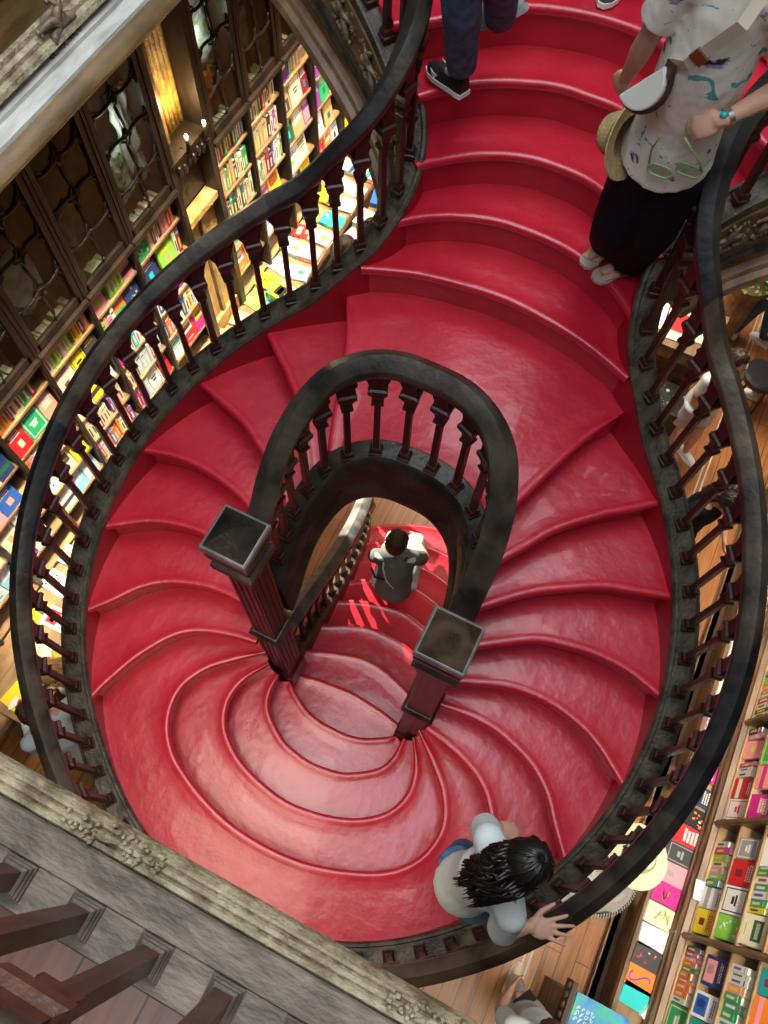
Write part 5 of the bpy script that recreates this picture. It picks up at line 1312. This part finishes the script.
# straw hat and fringed white shawl, lower right by the counter
hw_J = stand(1.74, .60, 0, -1.2, armf=.2, lean=.06)
hw, J, Pf, Rf = figure('person', 'person under a wide cream hat and fringed white shawl beside the right counter', hw_J, S*.94, M['skin'], M['hairbrown'], M['tee'], M['paljeans'], BM['white'], voxel=.011, sleeve='long', face=(.9, .2, -.4))
creamy = mat('cream_straw', (.74, .70, .46), .8, bump=.3, bscale=90)
lathe(Pf(0, 0, .06), (.1, .05, 1), [(-.02, .17), (-.012, .175), (.0, .09), (.05, .082), (.08, .06), (.088, .001)], creamy, hw, 'wide_hat')
shw = MB(); n = 36; vs = []; fs = []
for j, (z, r0) in enumerate(((1.24, .07), (1.20, .17), (1.10, .24), (1.0, .28))):
    for i in range(n):
        a = 2*PI*i/n; q = r0*(1+.05*math.sin(i*1.7+j)); vs.append((J['neck'].x+q*math.cos(a)*1.1-.03*j, J['neck'].y+q*math.sin(a)-.03*j, z-.02+.01*math.sin(i*2.1)))
for j in range(3):
    for i in range(n): fs.append((j*n+i, j*n+(i+1) % n, (j+1)*n+(i+1) % n, (j+1)*n+i))
shw.add(vs, fs).build('shawl', mat('white_knit', (.62, .62, .58), .9, bump=.8, bscale=40), hw, smooth=True)
fg = MB(); r_ = random.Random(2)
for i in range(110):
    a = 2*PI*i/110; q = .285; p = Vector((J['neck'].x-.09+q*1.1*math.cos(a), J['neck'].y-.09+q*math.sin(a), .98)); fg.tube([p, p+Vector((math.cos(a)*.03, math.sin(a)*.03, -.05)), p+Vector((math.cos(a)*.035+r_.uniform(-.01, .01), math.sin(a)*.035, -.11))], [.004, .004, .002], 4)
fg.build('shawl_fringe', M['whitehem'], hw)
# person at the very bottom with a phone: pale trousers, white shoe
pj_ = stand(1.72, -.42, 0, .1, armf=.16, lean=.0, step_=.12)
pj_['an_l'] = (1.735, -.30, .07); pj_['toe_l'] = (1.745, -.195, .03); pj_['kn_l'] = (1.715, -.36, .42)
pj_['wr_r'] = (1.72, -.33, .86); pj_['el_r'] = (1.84, -.46, .94)
pe_, J, Pf, Rf = figure('person', 'person in pale trousers and white shoes holding a phone at the bottom edge', pj_, S, M['skin'], M['hairbrown'], M['tee'], mat('off_white_trousers', (.62, .66, .70), .8, bump=.5, bscale=8), BM['cream'], voxel=.007, face=(0, .5, -.8),
   hands={'r': ((-.9, .3, -.1), (.1, .5, .8), 'relax', -1)})
MB().box((1.655, -.318, .868), (.065, .125, .009), rz=-.5, rx=.3).build('phone', BM['black'], None)
tag(bpy.data.objects['phone'], 'black phone held by the person in pale trousers at the bottom edge', 'phone')
# shoe of someone waiting at the top edge
tj = stand(-.06, 3.24, zk(12), 3.0, s=S); 
tj['toe_l'] = (-.085, 3.03, zk(12)+.03); tj['an_l'] = (-.07, 3.14, zk(12)+.075)
tp, J, Pf, Rf = figure('person', 'person in a dark grey shoe standing at the top edge of the picture', tj, S, M['skin'], M['hairbrown'], M['darktop'], M['darktop'], mat('dark_grey_shoe', (.06, .075, .08), .7), voxel=.011, face=(0, -1, 0))
# black seat and reading table at the right edge
st2 = thing('stool', 'black padded stool at the right edge beside the walkers', 'stool', (1.87, 4.93, 0))
MB().stack((1.87, 4.93, 0), [(.40, .15), (.42, .165), (.47, .165), (.49, .14)], n=20).build('seat', BM['black'], st2, smooth='auto')
for a in range(4):
    MB().tube([(1.87+.12*math.cos(a*PI/2+.8), 4.93+.12*math.sin(a*PI/2+.8), .40), (1.87+.16*math.cos(a*PI/2+.8), 4.93+.16*math.sin(a*PI/2+.8), 0)], .014, 8).build('leg', M['frame'], st2)
# low table with a yellow picture book, lower left
lt = thing('display_table', 'wooden display table with papers at the lower left edge', 'table', (-2.03, -.05, 0))
MB().box((-2.02, -.03, .80), (.36, .62, .035)).build('table_top', M['shelf'], lt, bevel=.004)
for sx in (-1, 1):
    for sy in (-1, 1): MB().box((-2.02+sx*.14, -.03+sy*.27, .39), (.045, .045, .78)).build('leg', M['browncase'], lt)
yb = flat(-1.99, -.20, .819, 'yellow', .19, .24, .022, rz=PI/2-.15, deco='none', label='bright yellow picture book with a red and green figure at lower left')
for c, v, r_2 in (('red', (-1.985, -.225, .8425), (.028, .022, .001)), ('green', (-1.965, -.185, .8425), (.030, .012, .001)), ('green', (-1.945, -.235, .8425), (.012, .030, .001)), ('white', (-2.03, -.25, .8422), (.02, .05, .0008))):
    o = MB().blob(v, r_2, 12, 4).build('printed_figure', BM[c], None); o.parent = yb
pp_ = flat(-2.02, .07, .819, 'cream', .22, .28, .008, rz=PI/2+.2, deco='title', dc='tan', label='loose cream sheets on the lower left display table')
w = bpy.data.worlds.new('world'); bpy.context.scene.world = w; w.use_nodes = True
w.node_tree.nodes['Background'].inputs['Color'].default_value = (.85, .92, 1, 1)
w.node_tree.nodes['Background'].inputs['Strength'].default_value = .5
def area(name, loc, size, power, col=(1, 1, 1), target=None, sy=None, spread=180):
    l = bpy.data.lights.new(name, 'AREA'); l.energy = power; l.spread = math.radians(spread); l.size = size; l.color = col
    if sy: l.shape = 'RECTANGLE'; l.size_y = sy
    o = bpy.data.objects.new(name, l); COL.objects.link(o); o.location = loc
    if target is not None: o.rotation_euler = (Vector(target)-Vector(loc)).to_track_quat('-Z', 'Y').to_euler()
    return o
area('skylight', (0, 1.9, 9.0), 2.6, 350, (.88, .94, 1.0), (0, 1.9, 0), 7.5)
# lamps under the galleries that flood the ground-floor shelves
area('shelf_lamps_left', (-1.82, 2.8, 3.95), 5.4, 85, (1, .82, .56), (-2.30, 2.8, .9), .2, 34)
area('shelf_lamps_right', (1.95, 1.3, 3.95), 5.2, 40, (1, .88, .70), (2.38, 1.3, .9), .2, 52)
area('ground_floor_lamps', (0, 5.4, 4.05), 2.6, 150, (1, .88, .70), (0, 5.2, 0), 2.0, 110)
area('ground_floor_lamps_front', (0, -1.3, 3.9), 3.5, 30, (1, .86, .66), (0.3, -1.2, 0), 1.0, 120)
s = bpy.data.lights.new('window_sun', 'SPOT'); s.energy = 1300; s.spot_size = math.radians(34); s.shadow_soft_size = .02; s.color = (1, .86, .66)
so = bpy.data.objects.new('window_sun', s); COL.objects.link(so); so.location = (-2.0, 2.75, 2.3)
so.rotation_euler = (Vector((-.05, 1.75, .5))-so.location).to_track_quat('-Z', 'Y').to_euler()
p = bpy.data.lights.new('candle_glow', 'POINT'); p.energy = 5; p.color = (1, .72, .36); p.shadow_soft_size = .03
po = bpy.data.objects.new('candle_glow', p); COL.objects.link(po); po.location = (-2.38, 3.15, 2.72)
for y_ in (2.63, 3.55):  # added point lights that brighten the papers behind the glass doors
    p = bpy.data.lights.new('cabinet_fill', 'POINT'); p.energy = 1.6; p.color = (.95, 1, .92); p.shadow_soft_size = .05
    po = bpy.data.objects.new('cabinet_fill', p); COL.objects.link(po); po.location = (-2.455, y_, 2.93)
# ============================================================ CAMERA
cam = bpy.data.cameras.new('camera'); co = bpy.data.objects.new('camera', cam); COL.objects.link(co)
cam.sensor_fit = 'VERTICAL'; cam.sensor_height = 36; cam.sensor_width = 27; cam.lens = 770/1024*36
cam.clip_start = .05
RM = Matrix(((0.8961103076351621, -0.4164959264044596, 0.15335403430789135), (0.4429844640190625, 0.8179788972303613, -0.3669813187664269), (0.027405860463757353, 0.39678919714918254, 0.9175005459605722)))
co.matrix_world = Matrix.Translation((.424, 0, 6.088)) @ RM.to_4x4()
sc = bpy.context.scene; sc.camera = co
sc.view_settings.view_transform = 'Standard'; sc.view_settings.look = 'None'; sc.view_settings.gamma = 1; sc.view_settings.use_curve_mapping = False
sc.view_settings.exposure = 0.0
